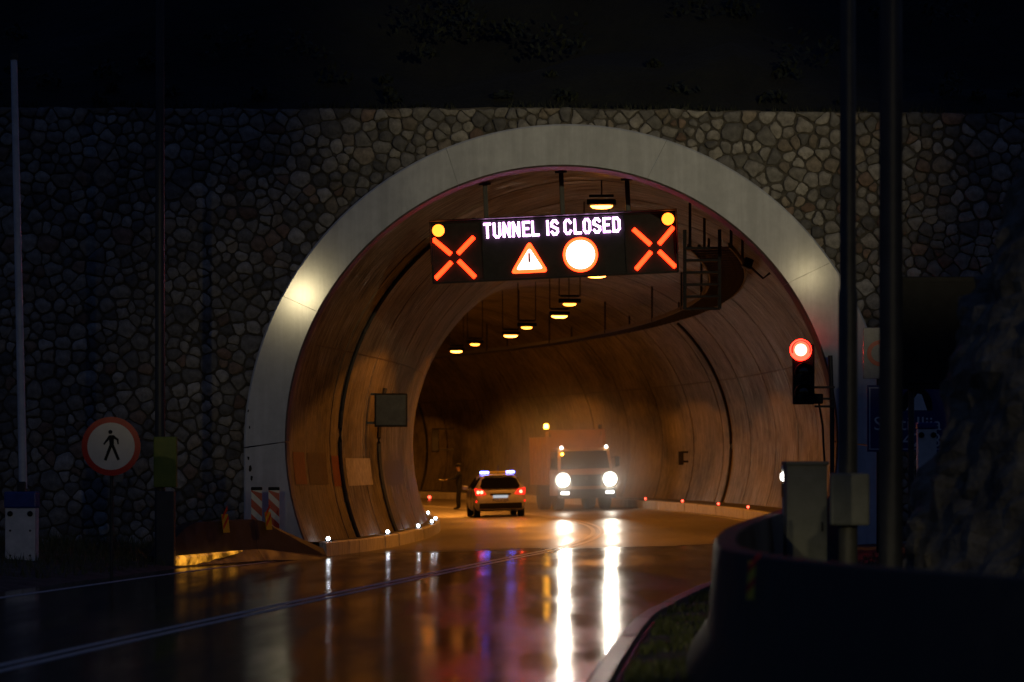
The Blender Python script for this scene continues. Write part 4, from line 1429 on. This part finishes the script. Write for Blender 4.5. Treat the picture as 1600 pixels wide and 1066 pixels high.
# ------------------------------------------------------------------ boom gates
def boom_gate(px0, px1, py0, py1, Y, tilt, label, boom=True, dial=False):
    k = F / Y
    xc = ((px0 + px1) / 2 - 800) / k
    zb = W(0, py1, Y).z
    z0 = min(zb, ground_z(xc, Y))
    root = empty('boom_gate', (xc, Y, z0), label=label, cat='boom gate')
    w = (px1 - px0) / k; h = (py1 - py0) / k + (zb - z0)
    ch = 0.30 if not dial else 0.12
    MB().box((0, 0, (h - ch) / 2), (w, w * 0.85, h - ch), bev=0.02).build('cabinet_body', M['white'], root)
    MB().box((0, 0, h - ch / 2), (w * 1.06, w * 0.95, ch - 0.006), bev=0.03).build('blue_cap', M['blue'], root)
    MB().box((0, -0.002, 0.03), (w * 1.05, w * 0.92, 0.06), bev=0.01).build('base_plate', M['dark_steel'], root)
    for sx in (-1, 1):
        Mt = Matrix.Translation((sx * w * 0.33, -w * 0.425, h - ch - 0.10)) @ RY
        MB().lathe([(0.05, 0), (0.05, 0.02), (0.03, 0.03)], 14, Mt).build('lock', M['black'], root)
        for zz in (0.62, 0.2):
            Mt = Matrix.Translation((sx * w * 0.33, -w * 0.425, (h - ch) * zz)) @ RY
            MB().lathe([(0.02, 0), (0.02, 0.01)], 10, Mt).build('bolt', M['dark_steel'], root)
    if dial:
        Mt = Matrix.Translation((0, -w * 0.425, h * 0.5)) @ RY
        MB().lathe([(0.12, 0), (0.12, 0.03), (0.07, 0.04)], 20, Mt).build('hinge_disc', M['black'], root)
    if boom:
        dx = tilt
        MB().box((0.0, 0, h + 0.08), (0.16, 0.2, 0.2), bev=0.03).build('boom_mount', M['dark_steel'], root)
        L_ = W(0, 85, Y).z - z0
        MB().tube([(0.02, 0, h + 0.05), (dx, 0, L_)], 0.075, 14, r2=0.06).build('boom', M['white'], root, smooth=True)
        MB().lathe([(0.075, 0), (0.075, 0.12)], 12, Matrix.Translation((dx, 0, L_ - 0.1))).build('boom_end_cap', M['dark_steel'], root)
    return root
boom_gate(11, 58, 768, 886, 58.0, -0.15, 'pale boom gate cabinet with blue cap and raised white boom', True)
boom_gate(1433, 1462, 660, 742, 55.0, 0, 'small pale boom gate cabinet in front of the blue sign', False, True)

# left lamp post with yellow-green box
lp = pole('steel_pole', 250, 60.0, 0.10, 0.075, 13.5, M['pole_dark'], 'dark pole with a yellow-green box beside the pedestrian sign')
zz = W(0, 722, 60).z - lp.location.z
MB().box((0.12, -0.16, zz), (36 / (F / 60), 0.16, 79 / (F / 60)), bev=0.02).build('yellow_box', M['green'], lp)
MB().box((0.12, -0.245, zz), (30 / (F / 60), 0.012, 72 / (F / 60)), bev=0.003).build('box_door', M['green'], lp)
MB().box((0.12, -0.1, zz * 0.36), (0.34, 0.3, zz * 0.72), bev=0.02).build('base_cabinet', M['pole_dark'], lp)

# ------------------------------------------------------------------ rock outcrop on the right
def rock():
    cx_, cy_ = 7.75, 36.6
    root_z = ground_z(cx_, cy_) - 0.3
    bm = bmesh.new()
    n, m = 110, 70
    H = 6.8
    rows = []
    for j in range(m + 1):
        h = H * j / m
        r = 3.35 - h / 3.45
        row = []
        for i in range(n):
            a = 2 * math.pi * i / n
            d = Vector((math.cos(a), math.sin(a), 0))
            q = Vector((d.x * r * 1.0, d.y * r * 1.25, h))
            f = noise.fractal(q * 0.55 + Vector((3, 1, 7)), 0.9, 2.1, 5) * 0.30 + noise.fractal(q * 2.3, 0.8, 2.1, 4) * 0.12
            c = noise.voronoi(q * 1.5)[0][0] * 0.16
            row.append(bm.verts.new(q + d * (f + c) + Vector((0, 0, f * 0.5))))
        rows.append(row)
    for j in range(m):
        for i in range(n):
            bm.faces.new((rows[j][i], rows[j][(i + 1) % n], rows[j + 1][(i + 1) % n], rows[j + 1][i]))
    bm.faces.new(rows[m])
    bmesh.ops.recalc_face_normals(bm, faces=bm.faces)
    me = bpy.data.meshes.new('rock_outcrop')
    bm.to_mesh(me); bm.free()
    me.materials.append(M['rock'])
    o = bpy.data.objects.new('rock_outcrop', me)
    o.location = (cx_, cy_, root_z)
    link(o)
    tag(o, 'steep rough rock outcrop at the right edge, nearest the camera', 'rock')
rock()

# ------------------------------------------------------------------ police car
def police_car():
    Y = 112.0
    x = W(783, 0, Y).x
    z0 = RP(s_of_y(Y), offset_of(x, Y), 0).z
    root = empty('police_car', (x, Y, z0), 0.10, 'white police estate car from behind with blue roof lights on', 'car')
    root.rotation_euler = (0, -bank(45), 0.10)
    # stations along the car: y, sill half width, belt half width, belt z, roof half width, roof z, underside z
    ST = [(0.00, 0.74, 0.80, 0.62, 0.76, 0.66, 0.36), (0.06, 0.82, 0.86, 0.72, 0.80, 0.86, 0.28), (0.14, 0.86, 0.89, 0.86, 0.78, 1.02, 0.26),
          (0.30, 0.87, 0.90, 0.93, 0.70, 1.22, 0.24), (0.52, 0.87, 0.90, 0.95, 0.60, 1.43, 0.22), (0.85, 0.87, 0.905, 0.95, 0.60, 1.49, 0.2), (1.5, 0.87, 0.91, 0.94, 0.61, 1.50, 0.2),
          (2.3, 0.87, 0.91, 0.92, 0.60, 1.48, 0.2), (2.7, 0.87, 0.91, 0.92, 0.60, 1.40, 0.2), (3.4, 0.87, 0.90, 0.92, 0.70, 1.0, 0.2), (4.1, 0.86, 0.86, 0.80, 0.66, 0.86, 0.22), (4.4, 0.74, 0.76, 0.62, 0.6, 0.70, 0.3)]
    vs = []; fs = []
    for (y, ws, wb, zb, wr, zr, zu) in ST:
        half = [(ws * 0.9, zu), (ws, zu + 0.1), (wb, (zu + zb) * 0.55), (wb * 0.985, zb), (wr + 0.02, zr - 0.06), (wr * 0.86, zr), (wr * 0.4, zr + 0.015)]
        ring = half + [(-a, b) for a, b in reversed(half)]
        vs += [(a, y, b) for a, b in ring]
    k = 14
    for i in range(len(ST) - 1):
        for j in range(k):
            j2 = (j + 1) % k
            fs.append((i * k + j, i * k + j2, i * k + k + j2, i * k + k + j))
    fs += [tuple(range(k)), tuple((len(ST) - 1) * k + j for j in range(k - 1, -1, -1))]
    MB().add(vs, fs).build('body', M['car_white'], root, smooth=True)
    # rear window follows the tailgate slope
    def slope_y(z): return 0.14 + (z - 1.02) / (1.43 - 1.02) * 0.38 - 0.07
    gl = [(-0.62, 1.00), (0.62, 1.00), (0.70, 1.08), (0.60, 1.34), (0.50, 1.385), (-0.50, 1.385), (-0.60, 1.34), (-0.70, 1.08)]
    mb = MB()
    mb.add([(a, slope_y(b), b) for a, b in gl] + [(a, slope_y(b) + 0.12, b) for a, b in gl], [tuple(range(8)), tuple(range(15, 7, -1))] + [(i, 8 + i, 8 + (i + 1) % 8, (i + 1) % 8) for i in range(8)])
    mb.build('rear_window', M['glass'], root)
    for sg in (1, -1):
        for ya, yb_, yc, yd in ((0.75, 1.5, 0.62, 1.5), (1.58, 2.35, 1.58, 2.35), (2.43, 3.0, 2.43, 2.62)):
            w = lambda z: (0.905 - (z - 0.95) / 0.5 * 0.30)
            q = [(sg * (w(0.99) + .008), ya, 0.99), (sg * (w(0.99) + .008), yb_, 0.99), (sg * (w(1.38) + .008), yd, 1.38), (sg * (w(1.38) + .008), yc, 1.38)]
            q2 = [(a - sg * 0.05, b, c) for a, b, c in q]
            MB().add(q + q2, [(0, 1, 2, 3), (7, 6, 5, 4), (0, 4, 5, 1), (1, 5, 6, 2), (2, 6, 7, 3), (3, 7, 4, 0)]).build('side_window', M['glass'], root)
        # tail lights
        q = [(sg * 0.50, 0.80), (sg * 0.86, 0.78), (sg * 0.885, 1.02), (sg * 0.62, 0.96)]
        if sg < 0: q = q[::-1]
        MB().prism(q, 0.02, 0.28).build('tail_light', M['e_tail'], root)
        tl = root.children[-1]
        for bx in ((0.66, 0.78) if sg < 0 else (0.72,)):
            MB().lathe([(0.055, 0), (0.05, 0.02)], 14, Matrix.Translation((sg * bx, 0.02, 0.88)) @ RY).build('bulb', M['e_tailhot'], tl)
        MB().lathe([(0.04, 0), (0.03, 0.015)], 12, Matrix.Translation((sg * 0.84, 0.045, 0.56)) @ RY).build('bumper_reflector', M['e_tail'], root)  # reflector's red glint put in as emission
        MB().box((sg * 1.0, 2.75, 1.02), (0.2, 0.12, 0.14), bev=0.03).build('door_mirror', M['car_white'], root)
        for yw in (0.78, 3.45):
            wr_ = MB().lathe([(0.20, -0.10), (0.315, -0.10), (0.33, -0.06), (0.33, 0.06), (0.315, 0.10), (0.20, 0.10)], 24, Matrix.Translation((sg * 0.78, yw, 0.32)) @ Matrix.Rotation(math.radians(90), 4, 'Y')).build('wheel', M['rubber'], root, smooth=True)
            MB().lathe([(0.20, -0.085), (0.20, 0.085)], 16, Matrix.Translation((sg * 0.80, yw, 0.32)) @ Matrix.Rotation(math.radians(90), 4, 'Y')).build('rim', M['steel'], wr_)
    MB().box((0, 0.03, 0.40), (1.5, 0.10, 0.20), bev=0.03).build('lower_bumper', M['black'], root)
    MB().box((0, -0.005, 0.80), (0.72, 0.05, 0.06), bev=0.015).build('plate_recess', M['black'], root)
    pl = MB().box((0, -0.006, 0.73), (0.52, 0.02, 0.115), bev=0.006).build('number_plate', M['e_plate'], root)  # plate lighting put in as the plate's own glow
    text_obj('rear_lettering', 'POLICIJA', 0.145, M['blue'], root, (0.0, -0.012, 0.545), 'CENTER')
    lb = MB().box((0, 1.05, 1.56), (1.16, 0.24, 0.08), bev=0.03).build('light_bar', M['yellow'], root)
    for sg in (1, -1):
        MB().box((sg * 0.46, 1.04, 1.565), (0.30, 0.27, 0.085), bev=0.03).build('blue_lamp', M['e_blue'], lb)
        MB().box((sg * 0.38, 1.0, 1.512), (0.05, 0.2, 0.03)).build('bar_foot', M['black'], lb)
    MB().tube([(0.0, 0.8, 1.5), (0.0, 0.62, 1.82)], 0.008, 6).build('antenna', M['black'], root)
    MB().box((0, 0.46, 1.455), (1.0, 0.16, 0.03), bev=0.01).build('roof_spoiler', M['car_white'], root)
police_car()

# ------------------------------------------------------------------ maintenance truck
def truck():
    Y = 120.0
    x = W(917, 0, Y).x
    u0 = offset_of(x, Y)
    z0 = RP(s_of_y(Y), u0, 0).z
    rz = 0.19
    root = empty('maintenance_truck', (x, Y, z0), rz, 'orange dump truck facing the camera with blazing headlights', 'truck')
    root.rotation_euler = (0, -bank(50), rz)
    Mx = Matrix.Rotation(rz, 4, 'Z')
    # local -Y points to the camera; the front face is at y = 0
    MB().box((0, 0.85, 1.02), (2.15, 1.7, 0.95), bev=0.06).build('cab_lower', M['orange'], root, smooth=True)
    vs = [(-1.05, 0.10, 1.5), (1.05, 0.10, 1.5), (1.05, 1.7, 1.5), (-1.05, 1.7, 1.5), (-0.98, 0.34, 2.28), (0.98, 0.34, 2.28), (0.98, 1.66, 2.28), (-0.98, 1.66, 2.28)]
    MB().add(vs, [(0, 1, 5, 4), (1, 2, 6, 5), (2, 3, 7, 6), (3, 0, 4, 7), (4, 5, 6, 7), (3, 2, 1, 0)]).build('cab_upper', M['orange'], root)
    MB().box((0, 1.0, 2.30), (2.02, 1.36, 0.08), bev=0.03).build('cab_roof', M['orange'], root)
    q = [(-0.93, 0.100, 1.56), (0.93, 0.100, 1.56), (0.87, 0.30, 2.22), (-0.87, 0.30, 2.22)]
    MB().add(q + [(a, b + 0.05, c) for a, b, c in q], [(0, 1, 2, 3), (7, 6, 5, 4), (0, 4, 5, 1), (1, 5, 6, 2), (2, 6, 7, 3), (3, 7, 4, 0)]).build('windscreen', M['glass'], root)
    for i in (-0.45, 0.05):
        MB().tube([(i, 0.09, 1.56), (i + 0.4, 0.12, 1.72)], 0.012, 6).build('wiper', M['black'], root)
    MB().box((0, -0.02, 1.12), (1.15, 0.06, 0.42), bev=0.02).build('grille', M['black'], root)
    for z in (1.0, 1.12, 1.24):
        MB().box((0, -0.055, z), (1.1, 0.02, 0.03)).build('grille_slat', M['dark_steel'], root)
    MB().lathe([(0.07, 0), (0.06, 0.02)], 16, Matrix.Translation((0, -0.06, 1.2)) @ RY).build('badge', M['steel'], root)
    MB().box((0, -0.08, 0.62), (2.2, 0.22, 0.34), bev=0.04).build('bumper', M['dark_steel'], root, smooth=True)
    for sg in (1, -1):
        c = (sg * 0.90, -0.02, 1.15)
        MB().lathe([(0.31, 0), (0.31, 0.05), (0.27, 0.06)], 28, Matrix.Translation(c) @ RY).build('headlight_rim', M['dark_steel'], root)
        hl = MB().lathe([(0.265, 0.05), (0.24, 0.085), (0.10, 0.11)], 28, Matrix.Translation(c) @ RY).build('headlight', M['e_head'], root, smooth=True)
        MB().box((sg * 0.86, -0.195, 0.66), (0.30, 0.03, 0.09), bev=0.01).build('fog_lamp', M['e_marker'], root)
        MB().lathe([(0.06, 0), (0.05, 0.04)], 14, Matrix.Translation((sg * 0.86, 0.26, 2.36)) @ RY).build('marker_lamp', M['e_marker'], root)
        MB().tube([(sg * 1.0, 0.2, 1.95), (sg * 1.22, 0.05, 2.0), (sg * 1.22, 0.05, 1.6), (sg * 1.02, 0.15, 1.58)], 0.018, 6).build('mirror_arm', M['black'], root)
        MB().box((sg * 1.22, 0.05, 1.80), (0.17, 0.07, 0.36), bev=0.02).build('mirror', M['black'], root)
        w1 = MB().lathe([(0.30, -0.16), (0.47, -0.16), (0.50, -0.1), (0.50, 0.1), (0.47, 0.16), (0.30, 0.16)], 28, Matrix.Translation((sg * 0.90, 0.95, 0.50)) @ Matrix.Rotation(math.radians(90), 4, 'Y')).build('wheel', M['rubber'], root, smooth=True)
        MB().lathe([(0.30, -0.12), (0.30, 0.12)], 20, Matrix.Translation((sg * 0.93, 0.95, 0.50)) @ Matrix.Rotation(math.radians(90), 4, 'Y')).build('rim', M['steel'], w1)
        w1 = MB().lathe([(0.30, -0.2), (0.47, -0.2), (0.50, -0.14), (0.50, 0.14), (0.47, 0.2), (0.30, 0.2)], 28, Matrix.Translation((sg * 0.88, 3.7, 0.50)) @ Matrix.Rotation(math.radians(90), 4, 'Y')).build('wheel', M['rubber'], root, smooth=True)
        MB().lathe([(0.30, -0.15), (0.30, 0.15)], 20, Matrix.Translation((sg * 0.92, 3.7, 0.50)) @ Matrix.Rotation(math.radians(90), 4, 'Y')).build('rim', M['steel'], w1)
        wd = [(sg * 1.078, 0.25, 1.55), (sg * 1.078, 1.45, 1.55), (sg * 1.0, 1.4, 2.2), (sg * 1.0, 0.45, 2.2)]
        MB().add(wd + [(a - sg * .06, b, c) for a, b, c in wd], [(0, 1, 2, 3), (7, 6, 5, 4), (0, 4, 5, 1), (1, 5, 6, 2), (2, 6, 7, 3), (3, 7, 4, 0)]).build('side_window', M['glass'], root)
        # beams
        wp = root.matrix_basis @ Vector((c[0], c[1] - 0.16, c[2]))
        wt = root.matrix_basis @ Vector((c[0] - 1.5, -30, 0.75))
        spot('headlight_dipped', wp, wt, DIP_W, (1.0, 0.90, 0.72), rad(50), 1.0, 0.09, root)
        spot('headlight_beam', wp, Vector((wp.x * 0.42 - 0.6, 50.0, 0.6)), HEAD_W, (1.0, 0.90, 0.72), rad(9), 1.0, 0.09, root)
    MB().box((0, 3.0, 0.72), (0.9, 4.4, 0.22), bev=0.02).build('chassis', M['dark_steel'], root)
    # tipper body: floor, sides, tail, and a raked headboard over the cab
    for sg in (1, -1):
        MB().box((sg * 1.14, 3.35, 1.9), (0.06, 3.1, 1.75), bev=0.015).build('tipper_side', M['orange'], root)
        for yy in (1.95, 2.75, 3.55, 4.35):
            MB().box((sg * 1.19, yy, 1.9), (0.06, 0.10, 1.7), bev=0.01).build('side_rib', M['orange'], root)
    MB().box((0, 4.88, 1.9), (2.34, 0.06, 1.75), bev=0.01).build('tipper_tail', M['orange'], root)
    MB().box((0, 3.35, 1.0), (2.34, 3.1, 0.1), bev=0.01).build('tipper_floor', M['orange'], root)
    hb = [(-0.80, 2.12), (0.80, 2.12), (0.98, 2.98), (-0.98, 2.98)]
    MB().prism(hb, 1.72, 1.78).build('headboard', M['orange'], root)
    MB().box((0, 1.74, 3.0), (2.3, 0.12, 0.06), bev=0.01).build('headboard_rail', M['orange'], root)
    for sg in (1, -1):
        MB().box((sg * 1.1, 1.75, 2.0), (0.12, 0.12, 1.95), bev=0.01).build('corner_post', M['orange'], root)
    MB().box((-1.12, 1.75, 3.05), (0.16, 0.16, 0.10), bev=0.01).build('beacon_mount', M['black'], root)
    MB().lathe([(0.085, 3.10), (0.09, 3.16), (0.085, 3.24), (0.05, 3.28)], 16, Matrix.Translation((-1.12, 1.75, 0))).build('amber_beacon', M['e_amber'], root, smooth=True)
    MB().lathe([(0.075, 3.03), (0.08, 3.1), (0.075, 3.18), (0.045, 3.22)], 16, Matrix.Translation((0.98, 1.75, 0))).build('unlit_beacon', M['glass'], root, smooth=True)
    MB().lathe([(0.05, 0), (0.04, 0.03)], 12, Matrix.Translation((-0.84, 0.24, 2.12)) @ RY).build('cab_lamp', M['e_amber'], root)
HEAD_W = 3500
DIP_W = 45
truck()

# ------------------------------------------------------------------ person by the police car
def person():
    Y = 127.0
    x = W(717, 0, Y).x
    u0 = offset_of(x, Y)
    z0 = RP(s_of_y(Y), u0, 0).z
    V = []; E = []; Rr = []
    def v(p, r, par=None):
        V.append(p); Rr.append(r)
        if par is not None: E.append((par, len(V) - 1))
        return len(V) - 1
    pel = v((0, 0, 0.95), (0.165, 0.12))
    wa = v((0, 0.0, 1.12), (0.15, 0.11), pel)
    ch = v((0.01, 0, 1.32), (0.185, 0.125), wa)
    sh = v((0.01, 0, 1.45), (0.15, 0.10), ch)
    nk = v((0.0, 0, 1.53), (0.06, 0.06), sh)
    hd = v((-0.02, 0, 1.62), (0.08, 0.09), nk)
    h2 = v((-0.03, 0, 1.70), (0.085, 0.10), hd)
    h3 = v((-0.02, 0, 1.78), (0.05, 0.06), h2)
    nose = v((-0.125, 0, 1.67), (0.012, 0.012), h2)
    for sg, fwd in ((1, 0.03), (-1, -0.05)):
        hp = v((fwd * 0.3, sg * 0.10, 0.86), (0.095, 0.095), pel)
        kn = v((fwd * 0.8 - 0.01, sg * 0.12, 0.48), (0.065, 0.065), hp)
        an = v((fwd, sg * 0.13, 0.10), (0.045, 0.05), kn)
        to = v((fwd - 0.17, sg * 0.14, 0.045), (0.04, 0.035), an)
    def hand(w, d, dn):
        side = Vector((0, 1, 0)) if abs(d.y) < .8 else Vector((1, 0, 0))
        pm = v(tuple(Vector(V[w]) + d * 0.07), (0.035, 0.022), w)
        for q, ln in ((-0.03, 0.07), (-0.01, 0.085), (0.01, 0.08), (0.03, 0.062)):
            a = Vector(V[pm]) + side * q + d * ln * 0.55
            f1 = v(tuple(a), (0.0095, 0.0095), pm)
            v(tuple(a + d * ln * 0.3 + dn * ln * 0.4), (0.008, 0.008), f1)
        t1 = v(tuple(Vector(V[w]) + d * 0.05 - side * 0.045), (0.011, 0.011), w)
        v(tuple(Vector(V[t1]) + d * 0.04 - side * 0.012 + dn * 0.012), (0.009, 0.009), t1)
        return pm
    # right arm stretched out to the left of the picture, holding a baton
    s1 = v((-0.02, -0.20, 1.42), (0.06, 0.06), sh)
    e1 = v((-0.20, -0.24, 1.24), (0.048, 0.048), s1)
    w1 = v((-0.43, -0.22, 1.20), (0.032, 0.03), e1)
    hand(w1, Vector((-1, 0, 0)), Vector((0, 0, -1)))
    s2 = v((0.03, 0.20, 1.42), (0.06, 0.06), sh)
    e2 = v((0.08, 0.27, 1.14), (0.048, 0.048), s2)
    w2 = v((0.0, 0.27, 0.90), (0.032, 0.03), e2)
    hand(w2, Vector((-0.2, 0, -1)).normalized(), Vector((-1, 0, 0)))
    me = bpy.data.meshes.new('person')
    me.from_pydata(V, E, [])
    o = bpy.data.objects.new('person_tmp', me)
    C.objects.link(o)
    md = o.modifiers.new('skin', 'SKIN'); md.branch_smoothing = 0.4; md.use_smooth_shade = True
    for i, sv in enumerate(me.skin_vertices[0].data):
        sv.radius = Rr[i]; sv.use_root = (i == pel)
    o.modifiers.new('sub', 'SUBSURF').levels = 1
    o.modifiers['sub'].render_levels = 1
    bpy.context.view_layer.update()
    m2 = bpy.data.meshes.new_from_object(o.evaluated_get(bpy.context.evaluated_depsgraph_get()))
    bpy.data.objects.remove(o)
    m2.materials.clear()
    for mm in ('cloth', 'skin', 'rubber'): m2.materials.append(M[mm])
    for pol in m2.polygons:
        c = pol.center
        pol.material_index = 1 if (c.z > 1.53 or c.x < -0.44 or (c.z < 0.90 and c.y > 0.22)) else (2 if c.z < 0.09 else 0)
        pol.use_smooth = True
    zmin = min(vv.co.z for vv in m2.vertices)
    p = bpy.data.objects.new('person', m2)
    p.location = (x, Y, z0 - zmin)
    link(p)
    tag(p, 'person in dark uniform standing left of the police car, arm out', 'person')
    # cap with peak
    cap = MB().lathe([(0.09, 1.72), (0.105, 1.76), (0.10, 1.81), (0.04, 1.84)], 16, Matrix.Translation((-0.02, 0, 0))).build('cap', M['cloth'], p, smooth=True)
    MB().box((-0.13, 0, 1.735), (0.10, 0.15, 0.015), bev=0.006).build('peak', M['black'], cap)
    b = empty('signal_baton', Vector((x - 0.53, Y - 0.22, z0 - zmin + 1.185)), label='short pale signal baton held out by the person', cat='baton')
    MB().tube([(0.08, 0, 0), (-0.06, 0, 0.0)], 0.017, 10).build('grip', M['black'], b, smooth=True)
    MB().tube([(-0.06, 0, 0.0), (-0.26, 0, 0.02)], 0.02, 10).build('wand', M['cream'], b, smooth=True)
person()

# ------------------------------------------------------------------ street lamps behind the camera position, lighting the portal
def street_lamp(hx, hy, hz, px_, energy, target, size, blend, label):
    z0 = ground_z(px_, hy)
    root = empty('street_lamp', (px_, hy, z0), label=label, cat='street lamp', group='street lamps on the approach road')
    MB().tube([(0, 0, 0), (0, 0, hz - z0 - 0.3)], 0.09, 14, r2=0.06).build('shaft', M['pole_dark'], root, smooth=True)
    MB().tube([(0, 0, hz - z0 - 0.35), (0.1 * (hx - px_), 0, hz - z0 + 0.0), (0.9 * (hx - px_), 0, hz - z0 + 0.12)], 0.045, 10).build('arm', M['pole_dark'], root, smooth=True)
    h = Vector((hx - px_, 0, hz - z0))
    MB().box(h + Vector((0, 0, 0.12)), (0.75, 0.34, 0.14), bev=0.04).build('lamp_head', M['pole_dark'], root, smooth=True)
    MB().box(h + Vector((0, 0, 0.04)), (0.5, 0.24, 0.03), bev=0.01).build('lens', M['e_street'], root)
    spot('lamp_light', Vector((hx, hy, hz - 0.05)), target, energy, (1.0, 0.82, 0.45), rad(size), blend, 0.22, root)
street_lamp(-8.6, 2.0, 8.8, -14.2, 6500, (-4.6, Y0, 4.2), 8.0, 1.0, 'street lamp on the left of the approach road')
_sl = [o for o in bpy.data.objects if o.name.startswith('street_lamp')][-1]
spot('lamp_light', (-8.6, 2.0, 8.7), (1.1, 33.0, 0.2), 9000, (1.0, 0.85, 0.45), rad(11), 1.0, 0.22, _sl)  # extra narrow spot added to brighten the right verge
street_lamp(12.1, 2.0, 9.6, 15.0, 1500, (6.0, Y0, 6.0), 13, 1.0, 'short-armed street lamp on the right of the approach road')
_sl = [o for o in bpy.data.objects if o.name.startswith('street_lamp')][-1]
spot('lamp_light', (12.1, 2.0, 9.5), (0.6, 36.0, 0.0), 2500, (1.0, 0.82, 0.45), rad(34), 1.0, 0.22, _sl)  # extra spot added to brighten the rock and poles
street_lamp(19.5, 8.0, 11.0, 21.5, 36000, (2.6, Y0, 8.6), 13.5, 1.0, 'added unseen taller street lamp farther right, washing the portal wall')  # third lamp added out of view for the warm wash on the wall

# ------------------------------------------------------------------ grass on the verges
def grass():
    rnd = random.Random(11)
    vs = []; fs = []
    def blade(x, y, h):
        z = ground_z(x, y) - 0.01
        a = rnd.uniform(0, math.tau); w = 0.008 + 0.006 * rnd.random()
        lx, ly = rnd.gauss(0, 0.35) * h, rnd.gauss(0, 0.35) * h
        n = len(vs)
        vs.extend([(x - math.cos(a) * w, y - math.sin(a) * w, z), (x + math.cos(a) * w, y + math.sin(a) * w, z), (x + lx, y + ly, z + h)])
        fs.append((n, n + 1, n + 2))
    for _ in range(26000):
        y = rnd.uniform(24, 60)
        o = 5.5 + widen(y) + rnd.random() ** 1.3 * 4.0
        if noise.noise(Vector((o * 0.8, y * 0.5, 2))) < -0.18: continue
        blade(cl_out(y) + o, y, rnd.uniform(0.03, 0.13))
    for _ in range(16000):
        y = rnd.uniform(52, 66)
        x = rnd.uniform(-13, -5.8)
        if offset_of(x, y) > -5.7: continue
        f = (y - 50) / 16
        if rnd.random() > 0.25 + 0.75 * f ** 2: continue
        blade(x, y, rnd.uniform(0.05, 0.2) + 0.35 * f ** 4 * rnd.random())
    o = MB().add(vs, fs)
    me = bpy.data.meshes.new('verge_grass')
    me.from_pydata(o.v, [], o.f)
    me.materials.append(M['grass'])
    ob = bpy.data.objects.new('verge_grass', me)
    link(ob)
    tag(ob, 'rough short grass on the verges beside the road', 'grass', kind='stuff')
grass()

# ------------------------------------------------------------------ mist volume added round the truck for the headlight glow
def mist():
    bm = bmesh.new()
    bmesh.ops.create_icosphere(bm, subdivisions=4, radius=1.0)
    for v in bm.verts:
        k = 1 + 0.12 * noise.noise(v.co * 1.7)
        v.co = Vector((v.co.x * 5.2, v.co.y * 6.5, v.co.z * 4.2)) * k
    me = bpy.data.meshes.new('glow_mist')
    bm.to_mesh(me); bm.free()
    m = bpy.data.materials.new('headlight_glow_mist')
    m.use_nodes = True
    t = m.node_tree
    t.nodes.remove(t.nodes['Principled BSDF'])
    pv = t.nodes.new('ShaderNodeVolumePrincipled')
    tc = t.nodes.new('ShaderNodeTexCoord')
    sub = t.nodes.new('ShaderNodeVectorMath'); sub.operation = 'SUBTRACT'; sub.inputs[1].default_value = (0.5, 0.5, 0.5)
    ln = t.nodes.new('ShaderNodeVectorMath'); ln.operation = 'LENGTH'
    mr = t.nodes.new('ShaderNodeMapRange'); mr.interpolation_type = 'SMOOTHERSTEP'
    mr.inputs['From Min'].default_value = 0.05; mr.inputs['From Max'].default_value = 0.48
    mr.inputs['To Min'].default_value = MIST_DENSITY; mr.inputs['To Max'].default_value = 0.0
    t.links.new(tc.outputs['Generated'], sub.inputs[0]); t.links.new(sub.outputs[0], ln.inputs[0])
    t.links.new(ln.outputs['Value'], mr.inputs[0]); t.links.new(mr.outputs[0], pv.inputs['Density'])
    pv.inputs['Color'].default_value = (0.92, 0.92, 0.92, 1)
    pv.inputs['Anisotropy'].default_value = 0.6
    t.links.new(pv.outputs[0], t.nodes['Material Output'].inputs['Volume'])
    me.materials.append(m)
    o = bpy.data.objects.new('glow_mist', me)
    o.location = (2.7, 117.5, 1.55)
    link(o)
    tag(o, 'thin mist added round the truck to give its headlights a glow', 'mist', kind='stuff')
mist()
